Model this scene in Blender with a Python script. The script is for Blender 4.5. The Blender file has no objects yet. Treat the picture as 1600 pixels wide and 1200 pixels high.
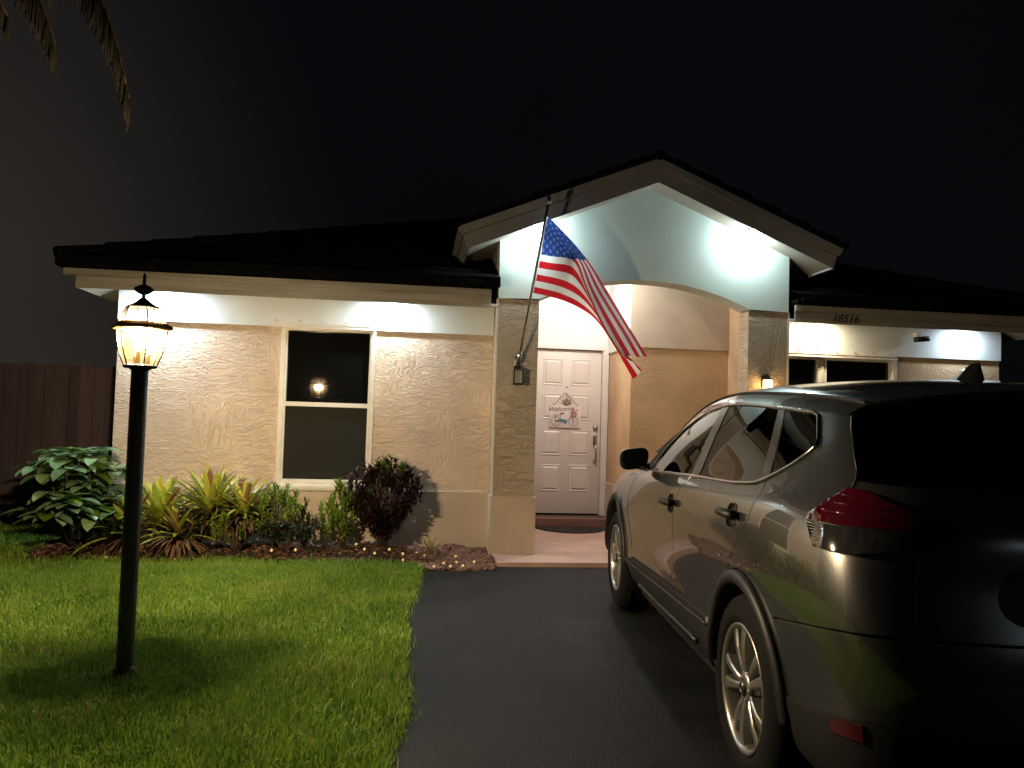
import bpy, bmesh, math, random
import numpy as np
from mathutils import Vector, Matrix
from mathutils.geometry import delaunay_2d_cdt
random.seed(7); RNG=np.random.default_rng(11)
sc=bpy.context.scene; COL=sc.collection
R=math.radians; PI=math.pi
# ------------------------------------------------------------------ render set-up
sc.render.engine='CYCLES'
sc.view_settings.view_transform='Standard'; sc.view_settings.look='None'
sc.view_settings.exposure=0; sc.view_settings.gamma=1
sc.cycles.use_denoising=True
sc.cycles.max_bounces=8; sc.cycles.diffuse_bounces=3; sc.cycles.glossy_bounces=4; sc.cycles.transparent_max_bounces=12
sc.cycles.sample_clamp_indirect=4; sc.cycles.caustics_reflective=False; sc.cycles.caustics_refractive=False
# ------------------------------------------------------------------ camera
cam=bpy.data.cameras.new('camera'); co=bpy.data.objects.new('camera',cam); COL.objects.link(co)
cam.sensor_width=36; cam.lens=36*1220/1600; cam.clip_start=.05; cam.clip_end=400
rx,ux,fx=(0.991565,-0.125908,0.030754),(-0.035955,-0.039249,0.998582),(0.124523,0.991265,0.043445)
co.matrix_world=Matrix(((rx[0],ux[0],-fx[0],0),(rx[1],ux[1],-fx[1],0),(rx[2],ux[2],-fx[2],1.36),(0,0,0,1)))
sc.camera=co
# ------------------------------------------------------------------ object helpers
def tag(o,label=None,cat=None,group=None,kind=None):
    if label: o['label']=label
    if cat: o['category']=cat
    if group: o['group']=group
    if kind: o['kind']=kind
    return o
def thing(name,label,cat,loc=(0,0,0),rz=0,group=None):
    o=bpy.data.objects.new(name,None); COL.objects.link(o); o.empty_display_size=.1
    o.location=loc; o.rotation_euler=(0,0,rz); return tag(o,label,cat,group)
class MB:
    """collects vertices, faces, material slots for one mesh object"""
    def __init__(s): s.v=[];s.f=[];s.m=[];s.sm=[]
    def add(s,vs,fs,m=0,smooth=False):
        n=len(s.v); s.v+= [tuple(p) for p in vs]
        for f in fs: s.f.append(tuple(n+i for i in f)); s.m.append(m); s.sm.append(smooth)
    def box(s,x0,x1,y0,y1,z0,z1,m=0,M=None):
        vs=[Vector((x,y,z)) for z in (z0,z1) for y in (y0,y1) for x in (x0,x1)]
        if M: vs=[M@p for p in vs]
        s.add(vs,[(0,2,3,1),(4,5,7,6),(0,1,5,4),(2,6,7,3),(0,4,6,2),(1,3,7,5)],m)
    def cbox(s,x0,x1,y0,y1,z0,z1,c=.004,m=0,M=None):
        """box with chamfered edges"""
        bm=bmesh.new(); bmesh.ops.create_cube(bm,size=1)
        for p in bm.verts: p.co=Vector(((x0+x1)/2+p.co.x*(x1-x0),(y0+y1)/2+p.co.y*(y1-y0),(z0+z1)/2+p.co.z*(z1-z0)))
        bmesh.ops.bevel(bm,geom=bm.edges[:],offset=c,segments=2,affect='EDGES',profile=.6)
        s.frombm(bm,m,M,True)
    def frombm(s,bm,m=0,M=None,smooth=False):
        bm.verts.index_update()
        vs=[(M@p.co if M else p.co.copy()) for p in bm.verts]
        s.add(vs,[[q.index for q in f.verts] for f in bm.faces],m,smooth); bm.free()
    def quad(s,a,b,c,d,m=0): s.add([a,b,c,d],[(0,1,2,3)],m)
    def tube(s,pts,r,n=8,m=0,cap=True,smooth=True,closed=False):
        pts=[Vector(p) for p in pts]; k=len(pts); rr=r if hasattr(r,'__len__') else [r]*k
        vs=[];prev=None
        for i,p in enumerate(pts):
            if closed: t=pts[(i+1)%k]-pts[i-1]
            else: t=pts[min(i+1,k-1)]-pts[max(i-1,0)]
            t.normalize()
            if prev is None: a=t.orthogonal().normalized()
            else: a=(prev-t*prev.dot(t)).normalized()
            prev=a; b=t.cross(a)
            for j in range(n):
                w=2*PI*j/n; vs.append(p+(a*math.cos(w)+b*math.sin(w))*rr[i])
        fs=[]
        for i in range(k if closed else k-1):
            i2=(i+1)%k
            for j in range(n): j2=(j+1)%n; fs.append((i*n+j,i*n+j2,i2*n+j2,i2*n+j))
        if cap and not closed: fs+= [tuple(range(n-1,-1,-1)),tuple((k-1)*n+j for j in range(n))]
        s.add(vs,fs,m,smooth)
    def lathe(s,prof,n=32,m=0,M=None,smooth=True,rot0=0,closed=False):
        """prof: list of (radius,height) turned about local z"""
        vs=[];k=len(prof)
        for r,z in prof:
            for j in range(n):
                w=rot0+2*PI*j/n; p=Vector((r*math.cos(w),r*math.sin(w),z)); vs.append(M@p if M else p)
        fs=[]
        for i in range(k if closed else k-1):
            i2=(i+1)%k
            for j in range(n): j2=(j+1)%n; fs.append((i*n+j,i*n+j2,i2*n+j2,i2*n+j))
        s.add(vs,fs,m,smooth)
    def ball(s,c,r,n=10,m=0):
        rr=r if hasattr(r,'__len__') else (r,r,r); c=Vector(c); vs=[];fs=[]
        k=max(4,n//2)
        for i in range(k+1):
            a=PI*i/k
            for j in range(n):
                w=2*PI*j/n; vs.append(c+Vector((rr[0]*math.sin(a)*math.cos(w),rr[1]*math.sin(a)*math.sin(w),rr[2]*math.cos(a))))
        for i in range(k):
            for j in range(n): j2=(j+1)%n; fs.append((i*n+j,(i+1)*n+j,(i+1)*n+j2,i*n+j2))
        s.add(vs,fs,m,True)
    def prism(s,poly,y0,y1,m=0,M=None):
        """polygon of (x,z) extruded in y"""
        n=len(poly); vs=[Vector((x,y0,z)) for x,z in poly]+[Vector((x,y1,z)) for x,z in poly]
        if M: vs=[M@p for p in vs]
        s.add(vs,[tuple(range(n)),tuple(range(2*n-1,n-1,-1))]+[(i,n+i,n+(i+1)%n,(i+1)%n) for i in range(n)],m)
    def build(s,name,mats,parent=None,fix=True):
        me=bpy.data.meshes.new(name); me.from_pydata([tuple(p) for p in s.v],[],s.f)
        for mt in (mats if isinstance(mats,(list,tuple)) else [mats]): me.materials.append(mt)
        me.polygons.foreach_set('material_index',s.m); me.polygons.foreach_set('use_smooth',s.sm)
        if fix:
            bm=bmesh.new(); bm.from_mesh(me); bmesh.ops.remove_doubles(bm,verts=bm.verts[:],dist=1e-5)
            bmesh.ops.recalc_face_normals(bm,faces=bm.faces[:]); bm.to_mesh(me); bm.free()
        me.update(); o=bpy.data.objects.new(name,me); COL.objects.link(o)
        if parent: o.parent=parent
        return o
def npmesh(name,V,F,mats,smooth=False,parent=None):
    """big meshes from numpy: V (n,3); F list of (k,3|4) arrays"""
    me=bpy.data.meshes.new(name); V=np.asarray(V,np.float32)
    me.vertices.add(len(V)); me.vertices.foreach_set('co',V.ravel())
    idx=np.concatenate([np.asarray(f,np.int32).ravel() for f in F]); tot=np.concatenate([np.full(len(f),f.shape[1],np.int32) for f in F])
    me.loops.add(len(idx)); me.loops.foreach_set('vertex_index',idx)
    me.polygons.add(len(tot)); st=np.zeros(len(tot),np.int32); st[1:]=np.cumsum(tot)[:-1]
    me.polygons.foreach_set('loop_start',st)
    if smooth: me.polygons.foreach_set('use_smooth',np.ones(len(tot),bool))
    for mt in (mats if isinstance(mats,(list,tuple)) else [mats]): me.materials.append(mt)
    me.update(calc_edges=True); o=bpy.data.objects.new(name,me); COL.objects.link(o)
    if parent: o.parent=parent
    return o
def text_obj(name,txt,size,mat,loc,rot,parent=None,shear=0,depth=.002,bold=0):
    cu=bpy.data.curves.new(name,'FONT'); cu.body=txt; cu.size=size; cu.shear=shear; cu.extrude=depth; cu.offset=bold; cu.align_x='CENTER'; cu.align_y='CENTER'
    t=bpy.data.objects.new(name+'_curve',cu); COL.objects.link(t)
    dg=bpy.context.evaluated_depsgraph_get(); dg.update(); me=bpy.data.meshes.new_from_object(t.evaluated_get(dg))
    bpy.data.objects.remove(t); me.materials.clear(); me.materials.append(mat)
    o=bpy.data.objects.new(name,me); COL.objects.link(o); o.location=loc; o.rotation_euler=rot
    if parent: o.parent=parent
    return o
# ------------------------------------------------------------------ materials
def newmat(name):
    m=bpy.data.materials.new(name); m.use_nodes=True; nt=m.node_tree; b=nt.nodes['Principled BSDF']; return m,nt,b
def nd(nt,t,**k):
    n=nt.nodes.new(t)
    for a,v in k.items():
        if a.startswith('i_'): n.inputs[a[2:].replace('_',' ')].default_value=v
        else: setattr(n,a,v)
    return n
def coords(nt,scale=(1,1,1),loc=(0,0,0)):
    tc=nd(nt,'ShaderNodeTexCoord'); mp=nd(nt,'ShaderNodeMapping'); mp.inputs['Scale'].default_value=scale; mp.inputs['Location'].default_value=loc
    nt.links.new(tc.outputs['Object'],mp.inputs['Vector']); return mp.outputs['Vector']
def mat(name,col,rough=.6,metal=0,var=.12,vscale=6,bump=0,bscale=60,spec=.5,coat=0,island=0,hue=0,trans=0,stretch=(1,1,1),dist=.004):
    m,nt,b=newmat(name); L=nt.links.new
    b.inputs['Roughness'].default_value=rough; b.inputs['Metallic'].default_value=metal; b.inputs['Specular IOR Level'].default_value=spec
    b.inputs['Coat Weight'].default_value=coat; b.inputs['Coat Roughness'].default_value=.03
    v=coords(nt,stretch)
    nz=nd(nt,'ShaderNodeTexNoise'); nz.inputs['Scale'].default_value=vscale; nz.inputs['Detail'].default_value=5; L(v,nz.inputs['Vector'])
    hs=nd(nt,'ShaderNodeHueSaturation'); hs.inputs['Color'].default_value=(*col,1)
    mr=nd(nt,'ShaderNodeMapRange'); mr.inputs['From Min'].default_value=.25; mr.inputs['From Max'].default_value=.75; mr.inputs['To Min'].default_value=1-var; mr.inputs['To Max'].default_value=1+var
    L(nz.outputs['Fac'],mr.inputs['Value'])
    if island:
        g=nd(nt,'ShaderNodeNewGeometry'); m2=nd(nt,'ShaderNodeMapRange'); m2.inputs['To Min'].default_value=1-island; m2.inputs['To Max'].default_value=1+island
        L(g.outputs['Random Per Island'],m2.inputs['Value']); mu=nd(nt,'ShaderNodeMath',operation='MULTIPLY'); L(mr.outputs[0],mu.inputs[0]); L(m2.outputs[0],mu.inputs[1]); L(mu.outputs[0],hs.inputs['Value'])
        if hue:
            m3=nd(nt,'ShaderNodeMapRange'); m3.inputs['To Min'].default_value=.5-hue; m3.inputs['To Max'].default_value=.5+hue
            w=nd(nt,'ShaderNodeTexWhiteNoise',noise_dimensions='1D'); L(g.outputs['Random Per Island'],w.inputs['W']); L(w.outputs['Value'],m3.inputs['Value']); L(m3.outputs[0],hs.inputs['Hue'])
    else: L(mr.outputs[0],hs.inputs['Value'])
    L(hs.outputs['Color'],b.inputs['Base Color'])
    if bump:
        n2=nd(nt,'ShaderNodeTexNoise'); n2.inputs['Scale'].default_value=bscale; n2.inputs['Detail'].default_value=6; L(v,n2.inputs['Vector'])
        bp=nd(nt,'ShaderNodeBump'); bp.inputs['Strength'].default_value=bump; bp.inputs['Distance'].default_value=dist; L(n2.outputs['Fac'],bp.inputs['Height']); L(bp.outputs['Normal'],b.inputs['Normal'])
    if trans: # thin leaf / cloth: some light passes through
        out=nt.nodes['Material Output']; tl=nd(nt,'ShaderNodeBsdfTranslucent'); mx=nd(nt,'ShaderNodeMixShader'); mx.inputs[0].default_value=trans
        L(hs.outputs['Color'],tl.inputs['Color']); L(b.outputs[0],mx.inputs[1]); L(tl.outputs[0],mx.inputs[2]); L(mx.outputs[0],out.inputs['Surface'])
    return m
def emat(name,col,strength):
    m,nt,b=newmat(name); b.inputs['Base Color'].default_value=(*col,1); b.inputs['Emission Color'].default_value=(*col,1); b.inputs['Emission Strength'].default_value=strength; return m
def stucco(name,col,strength=1.0,rough=.85):
    """skip-trowelled stucco: short sideways ridges over a smooth body, with patches where the trowel pulled upright"""
    m,nt,b=newmat(name); L=nt.links.new; b.inputs['Roughness'].default_value=rough; b.inputs['Specular IOR Level'].default_value=.25
    def ridge(scale,stretch,dist,w):
        v=coords(nt,stretch); n=nd(nt,'ShaderNodeTexNoise'); n.inputs['Scale'].default_value=scale; n.inputs['Detail'].default_value=2.6; n.inputs['Distortion'].default_value=dist; n.inputs['Roughness'].default_value=.55; L(v,n.inputs['Vector'])
        a=nd(nt,'ShaderNodeMath',operation='SUBTRACT'); L(n.outputs['Fac'],a.inputs[0]); a.inputs[1].default_value=.5
        ab=nd(nt,'ShaderNodeMath',operation='ABSOLUTE'); L(a.outputs[0],ab.inputs[0])
        mr=nd(nt,'ShaderNodeMapRange',interpolation_type='SMOOTHSTEP'); mr.inputs['From Min'].default_value=0; mr.inputs['From Max'].default_value=w; mr.inputs['To Min'].default_value=1; mr.inputs['To Max'].default_value=0; L(ab.outputs[0],mr.inputs['Value']); return mr.outputs[0]
    r1=ridge(10.5,(.6,.6,1.9),1.1,.07); r2=ridge(13,(1.6,1.6,.5),.8,.07)
    v=coords(nt); big=nd(nt,'ShaderNodeTexNoise'); big.inputs['Scale'].default_value=1.7; big.inputs['Detail'].default_value=2; L(v,big.inputs['Vector'])
    sel=nd(nt,'ShaderNodeMapRange'); sel.inputs['From Min'].default_value=.56; sel.inputs['From Max'].default_value=.64; L(big.outputs['Fac'],sel.inputs['Value'])
    mx=nd(nt,'ShaderNodeMix'); L(sel.outputs[0],mx.inputs[0]); L(r1,mx.inputs[2]); L(r2,mx.inputs[3])
    fn=nd(nt,'ShaderNodeTexNoise'); fn.inputs['Scale'].default_value=30; fn.inputs['Detail'].default_value=5; L(v,fn.inputs['Vector'])
    ad=nd(nt,'ShaderNodeMath',operation='MULTIPLY_ADD'); L(fn.outputs['Fac'],ad.inputs[0]); ad.inputs[1].default_value=.4; L(mx.outputs[0],ad.inputs[2])
    bp=nd(nt,'ShaderNodeBump'); bp.inputs['Strength'].default_value=strength; bp.inputs['Distance'].default_value=.0055; L(ad.outputs[0],bp.inputs['Height']); L(bp.outputs['Normal'],b.inputs['Normal'])
    st=nd(nt,'ShaderNodeTexNoise'); st.inputs['Scale'].default_value=2.3; st.inputs['Detail'].default_value=6; L(v,st.inputs['Vector'])
    mr=nd(nt,'ShaderNodeMapRange'); mr.inputs['From Min'].default_value=.3; mr.inputs['From Max'].default_value=.7; mr.inputs['To Min'].default_value=.88; mr.inputs['To Max'].default_value=1.1; L(st.outputs['Fac'],mr.inputs['Value'])
    hs=nd(nt,'ShaderNodeHueSaturation'); hs.inputs['Color'].default_value=(*col,1); L(mr.outputs[0],hs.inputs['Value']); L(hs.outputs['Color'],b.inputs['Base Color'])
    return m
M={}
M['stucco']=stucco('tan_stucco',(.69,.535,.41),1.0)
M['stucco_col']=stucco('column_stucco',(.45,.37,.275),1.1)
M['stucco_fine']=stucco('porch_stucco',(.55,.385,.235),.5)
M['smooth_tan']=mat('smooth_tan_render',(.55,.455,.36),.8,bump=.35,bscale=22,var=.1,vscale=3)
M['white_wall']=mat('pale_painted_render',(.70,.72,.71),.75,bump=.4,bscale=16,var=.05,vscale=3)
M['mint_wall']=mat('pale_mint_render',(.58,.68,.61),.75,bump=.45,bscale=14,var=.06,vscale=3)
M['fascia']=mat('weathered_cream_board',(.31,.28,.235),.7,var=.34,vscale=3,stretch=(.4,1,6),bump=.2,bscale=30)
M['rake']=mat('greyish_rake_board',(.31,.31,.305),.7,var=.12,vscale=5,bump=.2,bscale=30)
M['soffit']=mat('soffit_panel',(.40,.36,.28),.8,var=.08)
M['roof']=mat('dark_flat_tile',(.0055,.005,.005),.9,spec=.05,var=.4,vscale=3,bump=.5,bscale=25)
M['frame']=mat('cream_window_frame',(.70,.66,.58),.45,var=.12,vscale=8)
M['white_trim']=mat('white_trim_paint',(.72,.68,.63),.5,var=.05)
M['glass']=mat('dark_window_glass',(.006,.006,.005),.02,var=0,spec=.6)
M['screen']=mat('insect_screen',(.024,.024,.020),.75,var=.12,vscale=1.2,spec=.12)
M['door']=mat('white_door_paint',(.70,.63,.58),.38,var=.04,vscale=3)
M['steel']=mat('brushed_steel',(.45,.42,.38),.28,metal=1,var=.1)
M['bar']=mat('lantern_bar',(.003,.003,.003),.5,var=0,spec=.1)
M['black_metal']=mat('black_metal',(.012,.012,.012),.4,var=.1)
M['terracotta']=mat('terracotta_step',(.25,.12,.095),.75,var=.25,vscale=9,bump=.5,bscale=25)
M['beige']=mat('beige_render',(.56,.48,.39),.8,bump=.3,bscale=18,var=.06)
M['porch']=mat('pink_concrete',(.52,.34,.28),.7,var=.14,vscale=4,bump=.15,bscale=60)
M['asphalt_dummy']=None
M['soil']=mat('dark_soil',(.03,.02,.013),.95,var=.5,vscale=12,bump=1,bscale=40,dist=.02)
M['mat_rug']=mat('charcoal_doormat',(.018,.015,.014),.95,var=.3,vscale=60,bump=1,bscale=200)
M['fence']=mat('maroon_board',(.085,.055,.064),.7,var=.2,vscale=7,stretch=(1,1,.15),island=.25)
M['rubber']=mat('tyre_rubber',(.0065,.0065,.0065),.85,var=.2,vscale=20,spec=.15)
M['bronze']=mat('antique_bronze',(.30,.13,.04),.35,metal=.8,var=.2)
M['post']=mat('dark_post_paint',(.04,.034,.025),.5,var=.3,vscale=8,stretch=(3,3,.3))
M['black_plastic']=mat('black_plastic',(.010,.010,.010),.5,var=.15,spec=.3)
M['gloss_black']=mat('gloss_black',(.006,.007,.008),.06,var=0,coat=1)
M['chrome']=mat('chrome_trim',(.62,.62,.62),.12,metal=1,var=0)
M['alloy']=mat('alloy_wheel',(.40,.385,.36),.3,metal=.85,var=.06)
M['cloud_black']=mat('wheel_well',(.004,.004,.004),.9,var=0)
def paint():
    m,nt,b=newmat('dark_grey_metallic_paint'); L=nt.links.new
    b.inputs['Base Color'].default_value=(.088,.089,.088,1); b.inputs['Metallic'].default_value=.8; b.inputs['Roughness'].default_value=.27
    b.inputs['Coat Weight'].default_value=1; b.inputs['Coat IOR'].default_value=1.75; b.inputs['Coat Roughness'].default_value=.01
    v=coords(nt); vo=nd(nt,'ShaderNodeTexVoronoi'); vo.inputs['Scale'].default_value=900; L(v,vo.inputs['Vector'])
    bp=nd(nt,'ShaderNodeBump'); bp.inputs['Strength'].default_value=.05; bp.inputs['Distance'].default_value=.0004; L(vo.outputs['Distance'],bp.inputs['Height']); L(bp.outputs['Normal'],b.inputs['Normal'])
    return m
M['paint']=paint()
def asphalt():
    m,nt,b=newmat('sealed_asphalt'); L=nt.links.new; v=coords(nt)
    big=nd(nt,'ShaderNodeTexNoise'); big.inputs['Scale'].default_value=1.5; big.inputs['Detail'].default_value=7; big.inputs['Roughness'].default_value=.62; big.inputs['Distortion'].default_value=.6; L(v,big.inputs['Vector'])
    cr=nd(nt,'ShaderNodeValToRGB'); b.inputs['Specular IOR Level'].default_value=.22; cr.color_ramp.elements[0].position=.42; cr.color_ramp.elements[0].color=(.0028,.0033,.0037,1); cr.color_ramp.elements[1].position=.64; cr.color_ramp.elements[1].color=(.0135,.0145,.015,1)
    L(big.outputs['Fac'],cr.inputs['Fac']); L(cr.outputs['Color'],b.inputs['Base Color'])
    rr=nd(nt,'ShaderNodeMapRange'); rr.inputs['To Min'].default_value=.5; rr.inputs['To Max'].default_value=.85; L(big.outputs['Fac'],rr.inputs['Value']); L(rr.outputs[0],b.inputs['Roughness'])
    vo=nd(nt,'ShaderNodeTexVoronoi'); vo.inputs['Scale'].default_value=110; L(v,vo.inputs['Vector'])
    n2=nd(nt,'ShaderNodeTexNoise'); n2.inputs['Scale'].default_value=14; n2.inputs['Detail'].default_value=8; L(v,n2.inputs['Vector'])
    ad=nd(nt,'ShaderNodeMath',operation='MULTIPLY_ADD'); L(n2.outputs['Fac'],ad.inputs[0]); ad.inputs[1].default_value=1.2; L(vo.outputs['Distance'],ad.inputs[2])
    # hairline cracks
    wv=nd(nt,'ShaderNodeTexNoise'); wv.inputs['Scale'].default_value=3; wv.inputs['Detail'].default_value=4; L(v,wv.inputs['Vector'])
    mixv=nd(nt,'ShaderNodeVectorMath',operation='MULTIPLY_ADD'); L(wv.outputs['Color'],mixv.inputs[0]); mixv.inputs[1].default_value=(.5,.5,.5); L(v,mixv.inputs[2])
    ck=nd(nt,'ShaderNodeTexVoronoi',feature='DISTANCE_TO_EDGE'); ck.inputs['Scale'].default_value=.75; L(mixv.outputs[0],ck.inputs['Vector'])
    lt=nd(nt,'ShaderNodeMapRange'); lt.inputs['From Min'].default_value=0; lt.inputs['From Max'].default_value=.012; lt.inputs['To Min'].default_value=-.5; lt.inputs['To Max'].default_value=0; L(ck.outputs['Distance'],lt.inputs['Value'])
    ad2=nd(nt,'ShaderNodeMath',operation='ADD'); L(ad.outputs[0],ad2.inputs[0]); L(lt.outputs[0],ad2.inputs[1])
    bp=nd(nt,'ShaderNodeBump'); bp.inputs['Strength'].default_value=.45; bp.inputs['Distance'].default_value=.0045; L(ad2.outputs[0],bp.inputs['Height']); L(bp.outputs['Normal'],b.inputs['Normal'])
    return m
M['asphalt']=asphalt()
def lampglass():
    m,nt,b=newmat('bevelled_lamp_glass'); L=nt.links.new; out=nt.nodes['Material Output']
    tr=nd(nt,'ShaderNodeBsdfTransparent'); tr.inputs['Color'].default_value=(1,.93,.78,1)
    tl=nd(nt,'ShaderNodeBsdfTranslucent'); tl.inputs['Color'].default_value=(1,.58,.13,1)
    gl=nd(nt,'ShaderNodeBsdfGlossy'); gl.inputs['Roughness'].default_value=.05
    m1=nd(nt,'ShaderNodeMixShader'); m1.inputs[0].default_value=.0036; L(tr.outputs[0],m1.inputs[1]); L(tl.outputs[0],m1.inputs[2])
    m2=nd(nt,'ShaderNodeMixShader'); m2.inputs[0].default_value=.03; L(m1.outputs[0],m2.inputs[1]); L(gl.outputs[0],m2.inputs[2]); L(m2.outputs[0],out.inputs['Surface'])
    return m
M['lampglass']=lampglass()
P_LAMP=420; P_EAVE=19; P_GAB=26; P_PORCH=98
# ------------------------------------------------------------------ world: dim night sky, lens glare painted in as a warm glow low on the left
w=bpy.data.worlds.new('World'); sc.world=w; w.use_nodes=True; nt=w.node_tree; L=nt.links.new
bg=nt.nodes['Background']; 
sky=nd(nt,'ShaderNodeTexSky',sky_type='NISHITA'); sky.sun_disc=False; sky.sun_elevation=R(-4); sky.sun_rotation=R(-70)
tc=nd(nt,'ShaderNodeTexCoord'); sx=nd(nt,'ShaderNodeSeparateXYZ'); L(tc.outputs['Generated'],sx.inputs[0])
dt=nd(nt,'ShaderNodeVectorMath',operation='DOT_PRODUCT'); L(tc.outputs['Generated'],dt.inputs[0]); dt.inputs[1].default_value=(-.85,.50,-.17)
mr=nd(nt,'ShaderNodeMapRange',interpolation_type='SMOOTHERSTEP'); mr.inputs['From Min'].default_value=.45; mr.inputs['From Max'].default_value=1.0; L(dt.outputs['Value'],mr.inputs['Value'])
cr=nd(nt,'ShaderNodeMix',data_type='RGBA'); L(mr.outputs[0],cr.inputs[0]); cr.inputs[6].default_value=(.0018,.0024,.0031,1); cr.inputs[7].default_value=(.031,.026,.0225,1)
mu=nd(nt,'ShaderNodeVectorMath',operation='SCALE'); L(sky.outputs[0],mu.inputs[0]); mu.inputs['Scale'].default_value=.004
ad=nd(nt,'ShaderNodeVectorMath',operation='ADD'); L(cr.outputs[2],ad.inputs[0]); L(mu.outputs[0],ad.inputs[1])
cn=nd(nt,'ShaderNodeTexNoise'); cn.inputs['Scale'].default_value=2.2; cn.inputs['Detail'].default_value=6; L(tc.outputs['Generated'],cn.inputs['Vector'])
cm=nd(nt,'ShaderNodeMapRange'); cm.inputs['From Min'].default_value=.3; cm.inputs['From Max'].default_value=.7; cm.inputs['To Min'].default_value=.78; cm.inputs['To Max'].default_value=1.2; L(cn.outputs['Fac'],cm.inputs['Value'])
sk=nd(nt,'ShaderNodeVectorMath',operation='SCALE'); L(ad.outputs[0],sk.inputs[0]); L(cm.outputs[0],sk.inputs['Scale'])
L(sk.outputs[0],bg.inputs['Color']); bg.inputs['Strength'].default_value=1
# ------------------------------------------------------------------ house
house=thing('house','single-storey tan stucco house with mint gabled porch and dark tile roof','house',(0,0,0))
def panel_wall(x0,x1,z0,z1,Y,th,holes=()):
    """wall facing -y with rectangular holes (hx0,hx1,hz0,hz1); one shell with reveals"""
    mb=MB(); xs=sorted({x0,x1,*[h[0] for h in holes],*[h[1] for h in holes]}); zs=sorted({z0,z1,*[h[2] for h in holes],*[h[3] for h in holes]})
    for i in range(len(xs)-1):
        for j in range(len(zs)-1):
            a,b,c,d=xs[i],xs[i+1],zs[j],zs[j+1]
            if any(h[0]<=a and b<=h[1] and h[2]<=c and d<=h[3] for h in holes): continue
            mb.quad((a,Y,c),(b,Y,c),(b,Y,d),(a,Y,d)); mb.quad((b,Y+th,c),(a,Y+th,c),(a,Y+th,d),(b,Y+th,d))
    def rim(a,b,c,d):
        mb.quad((a,Y,c),(a,Y+th,c),(b,Y+th,c),(b,Y,c)); mb.quad((a,Y,d),(b,Y,d),(b,Y+th,d),(a,Y+th,d))
        mb.quad((a,Y,c),(a,Y,d),(a,Y+th,d),(a,Y+th,c)); mb.quad((b,Y,c),(b,Y+th,c),(b,Y+th,d),(b,Y,d))
    rim(x0,x1,z0,z1)
    for h in holes: rim(*h)
    return mb
WX0,WX1=-2.873,.797; RX0,RX1=3.79,6.51
win=(-1.325,-.397,.60,2.198)
panel_wall(WX0,WX1,0,2.60,8.0,.2,[win]).build('wall',M['stucco'],house)
rwin=(3.95,5.262,1.02,2.125)
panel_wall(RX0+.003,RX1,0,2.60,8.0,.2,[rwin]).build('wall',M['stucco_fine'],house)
b=MB(); b.box(WX0,WX0+.2,8.2,16.5,0,2.44); b.build('side_wall',M['stucco'],house)
b=MB(); b.box(RX1-.2,RX1,8.2,16.5,0,2.44); b.build('side_wall',M['stucco'],house)
b=MB(); b.box(WX0+.2,RX1-.2,16.3,16.5,0,2.44); b.build('rear_wall',M['stucco'],house)
# smooth upper bands, wainscots
b=MB(); b.box(WX0-.003,WX1-.002,7.972,7.999,2.2,2.598); b.build('frieze',M['white_wall'],house)
b=MB(); b.box(RX0+.005,RX1+.003,7.972,7.999,2.165,2.598); b.build('frieze',M['white_wall'],house)
b=MB(); b.box(WX0-.003,win[0]-.02,7.965,7.999,0,.594); b.box(win[0]-.02,win[1]+.02,7.965,7.999,0,.577); b.box(win[1]+.02,WX1-.002,7.965,7.999,0,.594); b.build('wainscot',M['smooth_tan'],house)
b=MB(); b.box(RX0+.005,RX1+.003,7.965,7.999,0,.594); b.build('wainscot',M['smooth_tan'],house)
# columns with plinths
for a,c in ((.797,1.20),(3.372,3.79)):
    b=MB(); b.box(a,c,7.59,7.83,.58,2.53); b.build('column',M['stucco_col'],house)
    b=MB(); b.box(a-.02,c+.02,7.565,7.85,0,.584); b.box(a-.026,c+.026,7.559,7.856,.584,.592); b.build('column_plinth',M['smooth_tan'],house)
    b=MB(); b.box(a-.022 if a<2 else c+.002,a-.002 if a<2 else c+.022,7.586,7.60,.594,2.53); b.build('corner_bead',M['white_trim'],house)
# gable wall with a flat arch
b=MB(); xa,xb=1.20,3.372; zc=2.543; xm=(xa+xb)/2; rise=.238; half=(xb-xa)/2; rad=(half*half+rise*rise)/(2*rise); n=28
arch=[(xa+(xb-xa)*i/n, zc+math.sqrt(rad*rad-((xa+(xb-xa)*i/n)-xm)**2)-(rad-rise)) for i in range(n+1)]
gx0,gx1,gxm=.793,3.793,2.293; ztop=lambda x:3.715-.41*abs(x-gxm)
y0,y1=7.572,7.83
pts=[(gx0,2.53)]+arch+[(gx1,2.53)]
for i in range(len(pts)-1):
    (p,q),(r,s)=pts[i],pts[i+1]
    cuts=[p,gxm,r] if p<gxm-1e-6<gxm+1e-6<r else [p,r]
    for k in range(len(cuts)-1):
        e,f=cuts[k],cuts[k+1]; ze=q+(s-q)*(e-p)/(r-p); zf=q+(s-q)*(f-p)/(r-p)
        b.quad((e,y0,ze),(f,y0,zf),(f,y0,ztop(f)),(e,y0,ztop(e))); b.quad((f,y1,zf),(e,y1,ze),(e,y1,ztop(e)),(f,y1,ztop(f)))
        b.quad((e,y0,ze),(e,y1,ze),(f,y1,zf),(f,y0,zf)); b.quad((e,y0,ztop(e)),(f,y0,ztop(f)),(f,y1,ztop(f)),(e,y1,ztop(e)))
b.quad((gx0,y0,2.53),(gx0,y0,ztop(gx0)),(gx0,y1,ztop(gx0)),(gx0,y1,2.53)); b.quad((gx1,y0,2.53),(gx1,y1,2.53),(gx1,y1,ztop(gx1)),(gx1,y0,ztop(gx1)))
b.build('gable_wall',M['mint_wall'],house)
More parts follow.
